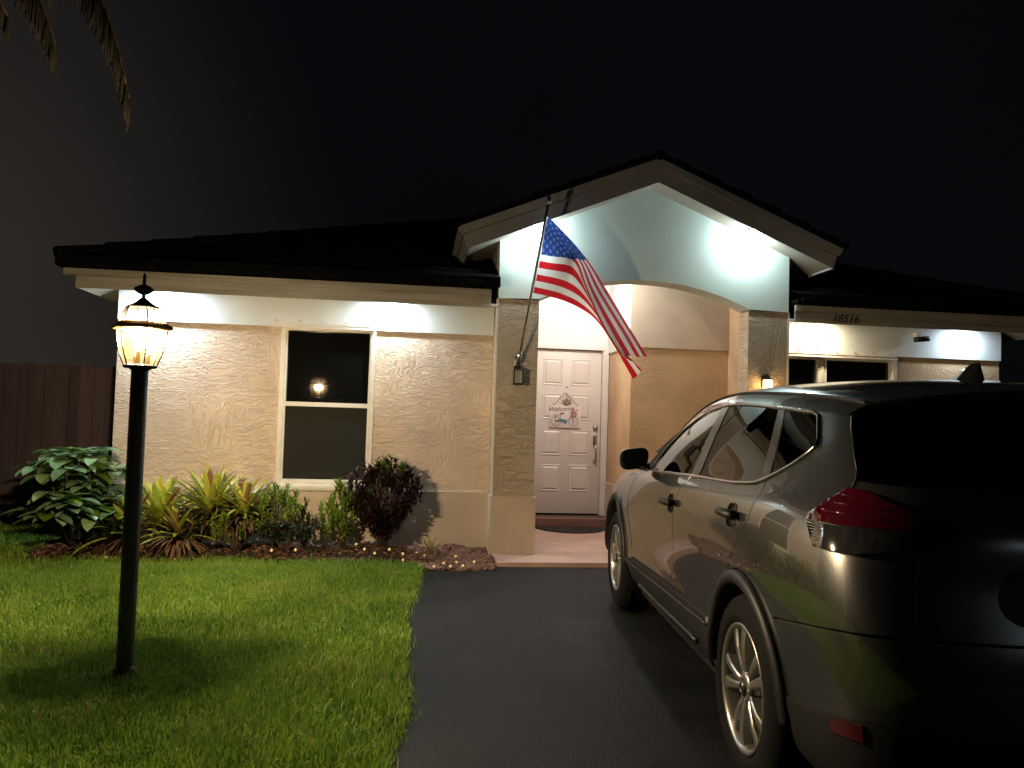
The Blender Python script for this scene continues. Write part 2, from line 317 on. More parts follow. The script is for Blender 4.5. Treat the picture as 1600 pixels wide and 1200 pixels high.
# porch walls behind the arch
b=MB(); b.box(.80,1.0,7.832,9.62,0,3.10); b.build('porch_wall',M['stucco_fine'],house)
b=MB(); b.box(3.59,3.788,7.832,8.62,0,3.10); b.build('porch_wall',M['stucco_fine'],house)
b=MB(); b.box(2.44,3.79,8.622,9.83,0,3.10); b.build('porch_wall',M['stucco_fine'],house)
b=MB(); b.box(2.418,3.589,8.600,8.6215,2.208,3.08); b.build('porch_frieze',M['beige'],house)
b=MB(); b.box(2.418,2.4395,8.6216,9.62,2.208,3.08); b.build('porch_frieze',M['white_wall'],house)
b=MB(); b.box(2.418,2.4395,8.6,9.62,.02,.594); b.build('porch_wainscot',M['smooth_tan'],house)
dx0,dx1,dz0,dz1=1.452,2.378,.16,2.262
panel_wall(1.0,2.438,0,3.10,9.63,.2,[(dx0,dx1,dz0-.16,dz1)]).build('door_wall',M['white_wall'],house)
b=MB(); b.box(1.0,3.59,7.832,9.63,3.102,3.14); b.build('porch_ceiling',M['white_wall'],house)
# door
fr=MB()
fr.box(dx0-.03,dx0+.024,9.60,9.70,.17,2.245); fr.box(dx1-.024,dx1+.052,9.60,9.70,.17,2.245); fr.box(dx0-.03,dx1+.052,9.597,9.70,2.2452,2.285); fr.build('door_frame',M['white_trim'],house)
door=MB(); A0,A1,B0,B1=1.480,2.350,.19,2.236
door.cbox(A0,A1,9.655,9.70,B0,B1,.003)
for px0,px1 in ((1.612,1.842),(1.975,2.205)):
    for pz0,pz1 in ((1.80,2.112),(1.372,1.672),(.922,1.228),(.474,.784)):
        # sunk moulding with a raised field
        o=.03; z=9.655; vs=[(px0-.012,z-.001,pz0-.012),(px1+.012,z-.001,pz0-.012),(px1+.012,z-.001,pz1+.012),(px0-.012,z-.001,pz1+.012)]
        ring=lambda g,y:[(px0+g,y,pz0+g),(px1-g,y,pz0+g),(px1-g,y,pz1-g),(px0+g,y,pz1-g)]
        lv=[ring(-.012,z-.0005),ring(-.004,z-.007),ring(.006,z-.004),ring(.012,z-.0008),ring(.032,z-.011),ring(.036,z-.011)]
        for i in range(len(lv)-1):
            for k in range(4): k2=(k+1)%4; door.add([lv[i][k],lv[i][k2],lv[i+1][k2],lv[i+1][k]],[(0,1,2,3)])
        door.add(lv[-1],[(0,1,2,3)])
dr=door.build('front_door',M['door'],house); dr['label']='white panelled front door'
dmx=lambda p:Matrix.Translation(p)@Matrix.Rotation(R(90),4,'X')
b=MB(); b.lathe([(0,.030),(.016,.030),(.018,.024),(.030,.020),(.033,.004),(.033,0)],24,M=dmx((2.288,9.655,1.268))); b.box(2.284,2.292,9.617,9.632,1.256,1.280); b.build('deadbolt',M['steel'],dr)
b=MB(); b.cbox(2.262,2.314,9.643,9.654,1.045,1.175,.004); b.box(2.276,2.300,9.615,9.645,1.052,1.062)
b.tube([(2.288,9.645,1.07),(2.288,9.60,1.045),(2.288,9.585,.99),(2.288,9.59,.92),(2.288,9.62,.875),(2.288,9.645,.86)],[.008,.011,.012,.011,.009,.008],10)
b.lathe([(0,.016),(.018,.014),(.022,0)],20,M=dmx((2.288,9.655,.85))); b.build('handle',M['steel'],dr)
b=MB(); b.lathe([(0,.006),(.008,.006),(.010,0)],14,M=dmx((1.908,9.655,1.765))); b.build('peephole',M['black_metal'],dr)
b=MB(); b.box(dx0-.03,dx1+.052,9.45,9.629,.046,.15); b.build('door_step',M['terracotta'],house)
b=MB(); b.box(dx0,dx1,9.58,9.66,.151,.172); b.build('threshold',M['steel'],house)
# windows
def window(x0,x1,z0,z1,rail,name='window',mull=None,sill=True):
    f=MB(); t=.045
    f.box(x0,x0+t,7.975,8.09,z0,z1); f.box(x1-t,x1,7.975,8.09,z0,z1); f.box(x0+t,x1-t,7.976,8.09,z1-.03,z1); f.box(x0+t,x1-t,7.976,8.09,z0,z0+.07)
    f.box(x0+t,x0+t+.016,8.0,8.05,z0+.07,z1-.03); f.box(x1-t-.016,x1-t,8.0,8.05,z0+.07,z1-.03); f.box(x0+t+.016,x1-t-.016,8.0,8.05,z0+.07,z0+.088)
    if mull: f.box(mull-.05,mull+.05,7.99,8.06,z0+.07,z1-.03); f.box(mull-.012,mull+.012,7.982,7.99,z0+.07,z1-.03)
    wo=f.build('window',M['frame'],house)
    if rail:
        g=MB(); g.box(x0+t+.016,x1-t-.016,8.012,8.05,rail-.022,rail+.022); g.box(x0+t+.016,x1-t-.016,8.006,8.012,rail-.022,rail-.004); g.build('meeting_rail',M['white_trim'],wo)
        g=MB(); g.box(x0+t+.016,x1-t-.016,8.040,8.046,rail+.022,z1-.03); g.build('pane',M['glass'],wo)
        g=MB(); g.box(x0+t+.016,x1-t-.016,8.030,8.036,z0+.088,rail-.022); p=g.build('pane',M['screen'],wo); p['label']='lower pane behind an insect screen'
    else:
        for a,c in ((x0+t+.016,mull-.05),(mull+.05,x1-t-.016)):
            g=MB(); g.box(a,c,8.040,8.046,z0+.088,z1-.03); g.build('pane',M['glass'],wo)
    if sill: g=MB(); g.cbox(x0-.02,x1+.02,7.935,7.998,z0-.02,z0+.035,.006); g.build('sill',M['frame'],wo)
    # storm-shutter track above the opening
    g=MB(); g.box(x0-.09,x1-.01,7.955,7.9715,z1+.005,z1+.016); g.box(x0-.09,x1-.01,7.945,7.955,z1-.004,z1+.016); g.box(x0-.09,x1-.01,7.962,7.9715,z1+.03,z1+.052)
    tr=g.build('shutter_track',M['white_trim'],wo)
    k=5 if x1-x0<1 else 7
    for i in range(k):
        g=MB(); x=x0-.05+(x1-x0-.02)*i/(k-1); g.tube([(x,7.9715,z1+.062),(x,7.946,z1+.062)],.006,6); g.build('stud',M['steel'],tr)
window(*win,1.435); window(*rwin,None,mull=4.40,sill=True)
# eaves: fascia boards with a proud upper board, soffits
def eave(x0,x1,name_mat,lipL,lipR):
    f=MB(); f.box(x0,x1,7.50,7.522,2.424,2.535); f.box(x0-lipL,x1+lipR,7.478,7.522,2.5355,2.598); return f
eave(-3.085,.712,M['fascia'],.10,0).build('fascia',M['fascia'],house)
eave(3.83,6.80,M['fascia'],0,.1).build('fascia',M['fascia'],house)
for s,x in ((1,-3.085),(-1,6.80)):
    f=MB(); f.box(min(x,x+s*.022),max(x,x+s*.022),7.5225,16.9,2.424,2.535); f.box(min(x-s*.1,x+s*.022),max(x-s*.1,x+s*.022),7.5225,16.9,2.5355,2.598); f.build('fascia',M['fascia'],house)
def slope_soffit(x0,x1,side):
    """boards under the rafters, rising from the fascia to the wall"""
    b=MB(); k=4
    for i in range(k):
        ya,yb_=7.523+.1185*i,7.523+.1185*(i+1)-.004; za,zb_=2.430+.385*.1185*i,2.430+.385*(.1185*(i+1)-.004)
        b.prism([(ya,za),(yb_,zb_),(yb_,zb_+.015),(ya,za+.015)],0,1,0,Matrix(((0,x1-x0,0,x0),(1,0,0,0),(0,0,1,0),(0,0,0,1))))
    xa,xb_=(-3.062,-2.876) if side<0 else (6.777,6.513)
    b.add([(xa,7.53,2.430),(xb_,8.0,2.505),(xb_,16.5,2.505),(xa,16.5,2.430)],[(0,1,2,3)])
    b.build('soffit',M['soffit'],house)
slope_soffit(-3.062,.79,-1); slope_soffit(3.80,6.777,1)
# main hipped roof: stepped courses of flat tile
X0,X1,Y0,Y1,Z0,PT=-3.215,6.90,7.385,17.0,2.60,.385
rf=MB(); st=.31; k=0; dmax=(Y1-Y0)/2
th=.10
def bay(xa,xb,ya,za,yb,zb,d0,d1):
    pass
d=0
while d<dmax-.01:
    d2=min(d+st,dmax); z=Z0+th+PT*d; z2=Z0+th+PT*d2-.028
    a0,a1,e0,e1=X0+d,X1-d,X0+d2,X1-d2
    lift=.0 if d==0 else 0
    for (p0,p1,p2,p3) in (((a0,.788,.788,e0),(3.802,a1,e1,3.802)) if d<2.0 else ((a0,a1,e1,e0),)):   # the porch gable stands where the gap is
        rf.quad((p0,Y0+d,z),(p1,Y0+d,z),(p2,Y0+d2,z2),(p3,Y0+d2,z2)); dz_=th if d==0 else .028
        rf.quad((p0,Y0+d,z-dz_),(p1,Y0+d,z-dz_),(p1,Y0+d,z),(p0,Y0+d,z))
    rf.quad((a0,Y1-d,z),(a0,Y0+d,z),(e0,Y0+d2,z2),(e0,Y1-d2,z2)); rf.quad((a1,Y0+d,z),(a1,Y1-d,z),(e1,Y1-d2,z2),(e1,Y0+d2,z2))
    rf.quad((a0,Y0+d,z),(a0,Y0+d,z-.1 if d==0 else z-.028),(a0,Y1-d,z-.1 if d==0 else z-.028),(a0,Y1-d,z)); rf.quad((a1,Y0+d,z),(a1,Y1-d,z),(a1,Y1-d,z-.1 if d==0 else z-.028),(a1,Y0+d,z-.1 if d==0 else z-.028))
    rf.quad((a1,Y1-d,z),(a0,Y1-d,z),(e0,Y1-d2,z2),(e1,Y1-d2,z2))
    d=d2
roof=rf.build('roof',M['roof'],house)
# hip and ridge caps
b=MB()
for sx in (0,1):
    for i in range(15):
        d0=i*.31; 
        if d0+.36>dmax: break
        p=Vector((X0+d0 if sx==0 else X1-d0,Y0+d0,Z0+th+PT*d0+.012)); q=Vector((X0+d0+.36 if sx==0 else X1-d0-.36,Y0+d0+.36,Z0+th+PT*(d0+.36)+.002))
        b.tube([p,q],[.06,.05],8)
for i in range(12):
    xx=X0+dmax+i*.42
    if xx+.45<X1-dmax+.1: b.tube([(xx,(Y0+Y1)/2,Z0+th+PT*dmax+.01),(xx+.45,(Y0+Y1)/2,Z0+th+PT*dmax)],[.06,.05],8)
b.build('ridge_cap',M['roof'],roof)
# eave tile edge: individual tile noses along the front
for xa,xb in ((X0,.735),(3.83,X1)):
    b=MB(); x=xa
    while x<xb-.1:
        x2=min(x+.30+random.uniform(-.01,.01),xb); dz=random.uniform(-.006,.006)
        b.cbox(x+.004,x2-.004,Y0-.035+random.uniform(-.006,.006),Y0+.3,Z0+.018+dz,Z0+.058+dz,.008); b.cbox(x+.15,x2+.14,Y0-.012,Y0+.3,Z0+.0605+dz,Z0+.107+dz,.008); x=x2
    b.build('eave_tile',M['roof'],roof)
# porch gable roof
gr=MB(); GX,GZ,SL=2.293,3.93,.41; hw=1.90; yb=13.2
for s in (-1,1):
    xe=GX+s*hw; dz=SL*hw
    prof=[(GX,GZ-.215),(xe-s*.09,GZ-.215-SL*(hw-.09)),(xe-s*.02,GZ-.02-dz+.0),(xe,GZ-dz),(GX,GZ)]
    gr.prism(prof,7.305,yb)
gable_roof=gr.build('gable_roof',M['soffit'],house)
for s in (-1,1):   # rake boards and eave boards
    b=MB(); xe=GX+s*hw; dz=SL*hw; xi=GX+s*(hw-.085)
    b.prism([(GX,GZ-.235),(xi,GZ-.235-SL*(hw-.085)),(GX+s*(hw-.045),GZ-.086-SL*(hw-.02)),(GX,GZ-.086)],7.278,7.3045)
    b.prism([(GX,GZ-.086),(GX+s*(hw-.03),GZ-.086-SL*(hw-.03)),(xe+s*.012,GZ-SL*(hw+.012)),(GX,GZ)],7.256,7.3045)
    b.build('rake_board',M['rake'],gable_roof)
    b=MB(); b.prism([(xi,GZ-.235-SL*(hw-.085)),(xi+s*.022,GZ-.24-SL*(hw-.085)),(GX+s*(hw-.02),GZ-.086-SL*(hw-.0)),(GX+s*(hw-.045),GZ-.086-SL*(hw-.02))],7.305,10.4)
    b.prism([(GX+s*(hw-.03),GZ-.086-SL*(hw-.03)),(GX+s*(hw-.008),GZ-.09-SL*(hw-.03)),(xe+s*.03,GZ-SL*(hw+.02)),(xe+s*.012,GZ-SL*(hw+.012))],7.305,10.4)
    b.build('eave_board',M['rake'],gable_roof)
b=MB()
for s in (-1,1):
    d=0
    while d<hw+.05:
        d2=min(d+.31,hw+.06); z=GZ+.05-SL*d-.0; z2=GZ+.05-SL*d2+.026
        b.prism([(GX+s*d,z-.045),(GX+s*d,z),(GX+s*d2,z2),(GX+s*d2,z2-.05)],7.235,yb); d=d2
b.tube([(GX,7.24,GZ+.025),(GX,yb,GZ+.025)],.05,10); b.build('gable_tile',M['roof'],gable_roof)
text_obj('house_number','18516',.118,M['black_metal'],(4.372,7.4985,2.481),(R(90),0,0),house,shear=.28,depth=.003)
b=MB(); b.cbox(7.49,7.56,7.9,7.95,2.3,2.4) if 0 else None
# ------------------------------------------------------------------ ground
def sheet(name,poly,z,m,sub=0):
    b=MB(); b.add([(x,y,z) for x,y in poly],[tuple(range(len(poly)))]); o=b.build(name,m); o['kind']='structure'; return o
M['lawn_soil']=mat('lawn_soil',(.022,.028,.008),.95,var=.4,vscale=9)
sheet('ground',[(-150,-150),(150,-150),(150,150),(-150,150)],-.02,M['lawn_soil'])
def edge(y): return .085-.033*(6.95-y)+.028*math.sin(y*2.1)+.014*math.sin(y*5.3+1)
left=[(edge(y),y) for y in np.arange(-6,6.96,.15)]
sheet('driveway',left+[(.18,6.96),(.42,6.93),(.80,6.96),(.80,7.145),(9,7.145),(9,-6)],0.0,M['asphalt'])
b=MB(); b.cbox(.800,3.80,7.135,9.46,-.02,.045,.006); o=b.build('porch_floor',M['porch']); o['kind']='structure'
b=MB(); b.box(3.801,6.9,7.146,7.99,-.02,.012); o=b.build('garden_bed',M['soil']); o['kind']='structure'
# planting bed: low uneven mound
hh=lambda x:.065-.040*max(0,min(1,(x+.15)/.3))
nx,ny=90,28; V=[];F=[]
def bedfront(x): return 7.22+.05*math.sin(x*2.3)+.03*math.sin(x*6.1) if x<.02 else (7.22-.25*min(1,(x-.02)/.12) +.012*math.sin(x*20))
for i in range(nx+1):
    x=-3.32+4.105*i/nx
    for j in range(ny+1):
        t=j/ny; y0_=bedfront(x); y1_=7.99 if x>-2.87 else 8.5; y=y0_+(y1_-y0_)*t
        z=hh(x)*min(1,t*3.5)*(1-.1*t)+.016*math.sin(x*7+y*3)*min(1,t*4)+.010*math.sin(x*17-y*11)*min(1,t*4)-.015*(t<.01)
        V.append((x,y,z))
for i in range(nx):
    for j in range(ny): a=i*(ny+1)+j; F.append((a,a+ny+1,a+ny+2,a+1))
b=MB(); b.add(V,F,0,True); bed=b.build('garden_bed',M['soil']); bed['kind']='structure'
def bedz(x,y):
    t=max(0,min(1,(y-bedfront(x))/(7.99-bedfront(x)))); return hh(x)*min(1,t*3.5)*(1-.1*t)+.016*math.sin(x*7+y*3)*min(1,t*4)+.010*math.sin(x*17-y*11)*min(1,t*4)
# mulch chips
M['mulch']=mat('bark_chips',(.20,.105,.075),.9,var=.3,vscale=30,island=.8,hue=.035)
n=9000; k=0; VV=[];FF=[]
while k<n:
    dense=random.random()<.9
    x=random.uniform(.0,.775) if dense else random.uniform(-3.3,.05); y=random.uniform(6.94,7.98)
    if y<bedfront(x)+.0: continue
    l,wd,h=random.uniform(.010,.034),random.uniform(.004,.011),random.uniform(.002,.005)
    Mx=Matrix.Translation((x,y,bedz(x,y)+random.uniform(.002,.016)))@Matrix.Rotation(random.uniform(0,2*PI),4,'Z')@Matrix.Rotation(random.uniform(-.5,.5),4,'Y')@Matrix.Rotation(random.uniform(-.4,.4),4,'X')
    base=len(VV)
    for sx,sy,sz in ((-1,-1,-1),(1,-.7,-1),(1,.8,-1),(-1,1,-1),(-1,-1,1),(1,-.7,1),(1,.8,1),(-1,1,1)): VV.append(tuple(Mx@Vector((sx*l,sy*wd,sz*h))))
    FF+= [(base+a,base+b_,base+c,base+d) for a,b_,c,d in ((4,5,6,7),(0,1,5,4),(1,2,6,5),(2,3,7,6),(3,0,4,7))]; k+=1
o=npmesh('mulch_chips',VV,[np.array(FF)],M['mulch']); tag(o,'reddish brown bark mulch spread over the bed beside the porch','mulch',kind='stuff')
# grass blades
def grassmat():
    m,nt,b=newmat('lawn_grass'); L=nt.links.new; v=coords(nt); out=nt.nodes['Material Output']
    n1=nd(nt,'ShaderNodeTexNoise'); n1.inputs['Scale'].default_value=1.6; n1.inputs['Detail'].default_value=5; L(v,n1.inputs['Vector'])
    g=nd(nt,'ShaderNodeNewGeometry'); ad=nd(nt,'ShaderNodeMath',operation='MULTIPLY_ADD'); L(g.outputs['Random Per Island'],ad.inputs[0]); ad.inputs[1].default_value=.75; 
    s=nd(nt,'ShaderNodeMath',operation='MULTIPLY_ADD'); L(n1.outputs['Fac'],s.inputs[0]); s.inputs[1].default_value=1.1; s.inputs[2].default_value=-.42; L(s.outputs[0],ad.inputs[2])
    cr=nd(nt,'ShaderNodeValToRGB'); e=cr.color_ramp.elements; e[0].position=.05; e[0].color=(.10,.19,.022,1); e[1].position=.95; e[1].color=(.38,.46,.07,1)
    q=e.new(.5); q.color=(.23,.385,.045,1); q2=e.new(.86); q2.color=(.31,.44,.06,1); e[-1].color=(.46,.42,.14,1)
    L(ad.outputs[0],cr.inputs['Fac']); L(cr.outputs['Color'],b.inputs['Base Color']); b.inputs['Roughness'].default_value=.5; b.inputs['Specular IOR Level'].default_value=.35
    tl=nd(nt,'ShaderNodeBsdfTranslucent'); L(cr.outputs['Color'],tl.inputs['Color']); mx=nd(nt,'ShaderNodeMixShader'); mx.inputs[0].default_value=.35; L(b.outputs[0],mx.inputs[1]); L(tl.outputs[0],mx.inputs[2]); L(mx.outputs[0],out.inputs['Surface'])
    return m
M['grass']=grassmat()
def blades(x,y,h,wd):
    n=len(x); a=RNG.uniform(0,2*PI,n); ln=RNG.uniform(.15,.95,n)*h; da=RNG.uniform(0,2*PI,n)
    dx,dy=np.cos(da)*ln,np.sin(da)*ln; wx,wy=np.cos(a)*wd/2,np.sin(a)*wd/2
    z0=np.full(n,-.012); P=np.empty((n,5,3),np.float32)
    P[:,0]=np.stack([x-wx,y-wy,z0],1); P[:,1]=np.stack([x+wx,y+wy,z0],1)
    P[:,2]=np.stack([x+dx*.35+wx*.75,y+dy*.35+wy*.75,h*.62],1); P[:,3]=np.stack([x+dx*.35-wx*.75,y+dy*.35-wy*.75,h*.62],1)
    P[:,4]=np.stack([x+dx,y+dy,h*RNG.uniform(.72,1.0,n)],1)
    i=np.arange(n,dtype=np.int32)[:,None]*5
    return P.reshape(-1,3),i+np.array([0,1,2,3]),i+np.array([3,2,4])
edge_v=np.vectorize(edge); bf=np.vectorize(bedfront)
def scatter(x0,x1,y0,y1,den,hm,wm):
    n=int((x1-x0)*(y1-y0)*den); x=RNG.uniform(x0,x1,n); y=RNG.uniform(y0,y1,n)
    ok=(x<edge_v(y)+.02+RNG.normal(0,.02,n)*(RNG.random(n)<.6))
    fr=np.where(x<-3.28,9.25,bf(x)); ok&=(y<fr+RNG.normal(0,.02,n))
    r=np.hypot(x+1.401,y-4.221); ok&=(r>.045)
    x,y=x[ok],y[ok]; n=len(x)
    cl=.5+.5*np.sin(x*3.1+np.sin(y*2.3)*1.5)*np.sin(y*2.7+1.1*np.sin(x*1.9)); h=hm*RNG.uniform(.55,1.25,n)*(.8+.4*cl); h*=np.where(RNG.random(n)<.04,1.6,1); bare=np.sin(x*2.3+1.7*np.sin(y*1.4))*np.sin(y*3.3+np.sin(x*4.1)); keep=(bare<.72)|(RNG.random(n)<.55); x,y,h=x[keep],y[keep],h[keep]; n=len(x); h=h*np.where((x>-3.28)&(y>np.vectorize(bedfront)(x)-.10),RNG.uniform(1.0,1.9,n),1)
    return blades(x,y,h,wm*RNG.uniform(.7,1.3,n))
parts=[scatter(-3.6,.2,2.6,5.0,11000,.046,.0052),scatter(-4.8,.2,5.0,7.4,9500,.046,.006),scatter(-7,-3.6,3.2,5.0,2500,.05,.007),scatter(-7.5,-3.2,7.2,9.2,5000,.075,.007),scatter(-8,-4.8,5.0,7.2,2500,.05,.008),scatter(-6,.2,-1.0,2.6,2200,.05,.007)]
V=[];Q=[];T=[];o0=0
for p,q,t in parts: V.append(p);Q.append(q+o0);T.append(t+o0);o0+=len(p)
o=npmesh('lawn_grass',np.concatenate(V),[np.concatenate(Q),np.concatenate(T)],M['grass']); tag(o,'yellow-green mown lawn between the driveway and the fence','grass',kind='stuff')
# ------------------------------------------------------------------ car body surface: a lofted net of points, columns run round the tail and forward along the left side, rows run upward
def nspline(x,y):
    """natural cubic spline through (x,y[...]) -> second derivatives"""
    x=np.asarray(x,float);y=np.asarray(y,float);n=len(x)
    A=np.zeros((n,n));b=np.zeros_like(y);A[0,0]=A[-1,-1]=1
    for i in range(1,n-1):
        h0=x[i]-x[i-1];h1=x[i+1]-x[i]
        A[i,i-1]=h0;A[i,i]=2*(h0+h1);A[i,i+1]=h1
        b[i]=6*((y[i+1]-y[i])/h1-(y[i]-y[i-1])/h0)
    return np.linalg.solve(A,b.reshape(n,-1)).reshape(y.shape)
def sev(x,y,m,q):
    x=np.asarray(x,float);q=np.asarray(q,float)
    i=np.clip(np.searchsorted(x,q,side='right')-1,0,len(x)-2)
    h=(x[i+1]-x[i]);a=(x[i+1]-q)/h;b=(q-x[i])/h
    sh=(...,)+(None,)*(y.ndim-1)
    a_=a[sh];b_=b[sh];h_=h[sh]
    return a_*y[i]+b_*y[i+1]+((a_**3-a_)*m[i]+(b_**3-b_)*m[i+1])*h_*h_/6
# control net: NET[row][col] = (u,v,z); columns run from the middle of the tail round the corner and along the left side to the nose
VC=[-.25,.30,.9,1.5,2.1,2.7,3.2]
def row(rear,c4,w,z,front):
    return np.array(rear+[c4]+[(-w[i],VC[i],z[i]) for i in range(len(w))]+front,float)
ROWS=[
 row([(0,-.95,.29),(-.38,-.94,.29),(-.64,-.90,.29),(-.79,-.79,.29)],(-.84,-.60,.29),[.85,.85,.85,.85,.85,.85,.82],[.29]*7,[(-.68,3.45,.28),(-.4,3.6,.27),(0,3.64,.27)]),
 row([(0,-1.03,.37),(-.39,-1.02,.37),(-.68,-.975,.37),(-.855,-.85,.37)],(-.905,-.60,.37),[.915,.915,.915,.915,.915,.915,.885],[.36]*7,[(-.74,3.5,.35),(-.43,3.66,.34),(0,3.70,.34)]),
 row([(0,-1.075,.50),(-.40,-1.06,.50),(-.70,-1.015,.50),(-.88,-.88,.50)],(-.926,-.61,.50),[.932,.928,.925,.926,.93,.93,.90],[.50,.49,.48,.47,.46,.46,.46],[(-.76,3.54,.46),(-.45,3.7,.46),(0,3.74,.46)]),
 row([(0,-1.09,.63),(-.40,-1.075,.63),(-.70,-1.03,.63),(-.885,-.90,.63)],(-.932,-.62,.63),[.940,.925,.915,.915,.928,.93,.90],[.63,.62,.60,.58,.56,.56,.56],[(-.76,3.55,.56),(-.45,3.72,.56),(0,3.76,.56)]),
 row([(0,-1.075,.79),(-.39,-1.06,.79),(-.69,-1.015,.79),(-.885,-.90,.79)],(-.938,-.63,.79),[.947,.937,.928,.927,.936,.932,.89],[.79,.79,.78,.76,.72,.70,.68],[(-.74,3.53,.66),(-.45,3.7,.66),(0,3.74,.66)]),
 row([(0,-1.03,.94),(-.38,-1.015,.94),(-.67,-.975,.94),(-.872,-.87,.94)],(-.932,-.62,.94),[.945,.942,.940,.938,.930,.918,.87],[.94,.94,.93,.90,.86,.82,.78],[(-.72,3.50,.74),(-.44,3.67,.74),(0,3.72,.74)]),
 row([(0,-1.01,1.07),(-.37,-.995,1.07),(-.65,-.955,1.07),(-.845,-.83,1.07)],(-.905,-.60,1.075),[.922,.922,.922,.918,.905,.885,.835],[1.07,1.055,1.04,1.015,.975,.93,.87],[(-.69,3.46,.80),(-.42,3.62,.80),(0,3.68,.80)]),
 row([(0,-.955,1.17),(-.35,-.94,1.17),(-.62,-.90,1.175),(-.795,-.775,1.18)],(-.852,-.56,1.18),[.872,.878,.88,.878,.865,.835,.79],[1.155,1.122,1.105,1.08,1.045,1.0,.93],[(-.66,3.42,.845),(-.40,3.56,.84),(0,3.62,.84)]),
 row([(0,-.865,1.30),(-.33,-.85,1.30),(-.58,-.81,1.30),(-.735,-.70,1.295)],(-.790,-.52,1.295),[.800,.804,.804,.808,.825],[1.29,1.29,1.285,1.235,1.105],[]),
 row([(0,-.73,1.445),(-.30,-.72,1.44),(-.54,-.685,1.425),(-.675,-.60,1.41)],(-.722,-.46,1.405),[.728,.728,.725,.735,.78],[1.418,1.450,1.452,1.345,1.165],[]),
]
NC=[len(r) for r in ROWS]; CMAX=NC[0]-1; CG=NC[8]-1
MS=[nspline(np.arange(len(r)),r) for r in ROWS]
def S(c,r):
    """surface points (N,3) at column c and row r (arrays)"""
    c=np.atleast_1d(np.asarray(c,float));r=np.atleast_1d(np.asarray(r,float))
    c,r=np.broadcast_arrays(c,r);sh=c.shape;c=c.ravel();r=r.ravel()
    out=np.zeros((len(c),3))
    for grp,nr in ((c<=CG,10),(c>CG,8)):
        if not grp.any(): continue
        cc=c[grp];rr=np.minimum(r[grp],nr-1)
        P=np.stack([sev(np.arange(NC[j]),ROWS[j],MS[j],cc) for j in range(nr)])  # nr,N,3
        x=np.arange(nr);M=nspline(x,P)
        i=np.clip(np.floor(rr).astype(int),0,nr-2);k=np.arange(len(cc))
        a=(i+1-rr)[:,None];b=(rr-i)[:,None]
        out[grp]=a*P[i,k]+b*P[i+1,k]+((a**3-a)*M[i,k]+(b**3-b)*M[i+1,k])/6
    return out.reshape(sh+(3,))
def N(c,r,e=1e-3):
    c=np.atleast_1d(np.asarray(c,float));r=np.atleast_1d(np.asarray(r,float))
    d1=S(np.minimum(c+e,CMAX),r)-S(np.maximum(c-e,0),r);d2=S(c,np.minimum(r+e,9))-S(c,np.maximum(r-e,0))
    n=np.cross(d2,d1);n/=np.linalg.norm(n,axis=-1,keepdims=True)+1e-12
    return n
M['carglass']=mat('tinted_car_glass',(.10,.098,.094),.012,metal=1,var=0)
M['pillar']=mat('satin_black_pillar',(.03,.029,.027),.22,var=.05,coat=.3)
M['red_lens']=mat('red_tail_lens',(.060,.002,.008),.06,var=.1,vscale=40,coat=1)
M['red_dark']=mat('dark_red_reflector',(.06,.002,.005),.15,var=.15,vscale=60,coat=.6)
M['clear_lens']=mat('smoked_clear_lens',(.03,.03,.03),.06,metal=.2,var=.5,vscale=60,coat=1)
car=thing('parked_car','dark grey metallic estate car parked on the asphalt drive, tail towards the street','car',(2.182,2.813,0),R(-4.892))
RS=.26     # rows are about a quarter as long as columns
def vz(v,z,c0=None):
    """column,row of the side surface at length v and height z"""
    q=np.array([c0 if c0 is not None else 5.4+v/.6, min(8.8,max(.3,(z-.25)/.132))])
    for _ in range(40):
        X=lambda q:S(q[0],q[1])[0][1:]
        f=X(q)-[v,z]; e=1e-4; J=np.array([(X(q+[e,0])-X(q))/e,(X(q+[0,e])-X(q))/e]).T
        st=np.clip(np.linalg.solve(J,f),-.4,.4); q=q-st; q[0]=min(max(q[0],.05),13.9); q[1]=min(max(q[1],0.001),8.999)
        if np.abs(f).max()<1e-5: break
    return (float(q[0]),float(q[1]))
def arc(v0,z0,rad,a0,a1,n=18):
    return [vz(v0+rad*math.cos(R(a0+(a1-a0)*i/n)),max(.285,z0+rad*math.sin(R(a0+(a1-a0)*i/n)))) for i in range(n+1)]
def pip(p,poly):
    x,y=p; r=False; j=len(poly)-1
    for i in range(len(poly)):
        xi,yi=poly[i];xj,yj=poly[j]
        if (yi>y)!=(yj>y) and x<(xj-xi)*(y-yi)/(yj-yi)+xi: r=not r
        j=i
    return r
def dens(poly,step):
    out=[]
    for i in range(len(poly)):
        a,b=np.array(poly[i]),np.array(poly[(i+1)%len(poly)]); n=max(1,int(np.hypot(b[0]-a[0],(b[1]-a[1])*RS)/step))
        for k in range(n): out.append(tuple(a+(b-a)*k/n))
    return out
def smoothpoly(pts,n=8):
    """rounded closed outline through pts"""
    P=[np.array(p) for p in pts]; out=[]; k=len(P)
    for i in range(k):
        p0,p1,p2,p3=P[i-1],P[i],P[(i+1)%k],P[(i+2)%k]
        for t in np.arange(n)/n: out.append(tuple(.5*((2*p1)+(-p0+p2)*t+(2*p0-5*p1+4*p2-p3)*t*t+(-p0+3*p1-3*p2+p3)*t**3)))
    return out
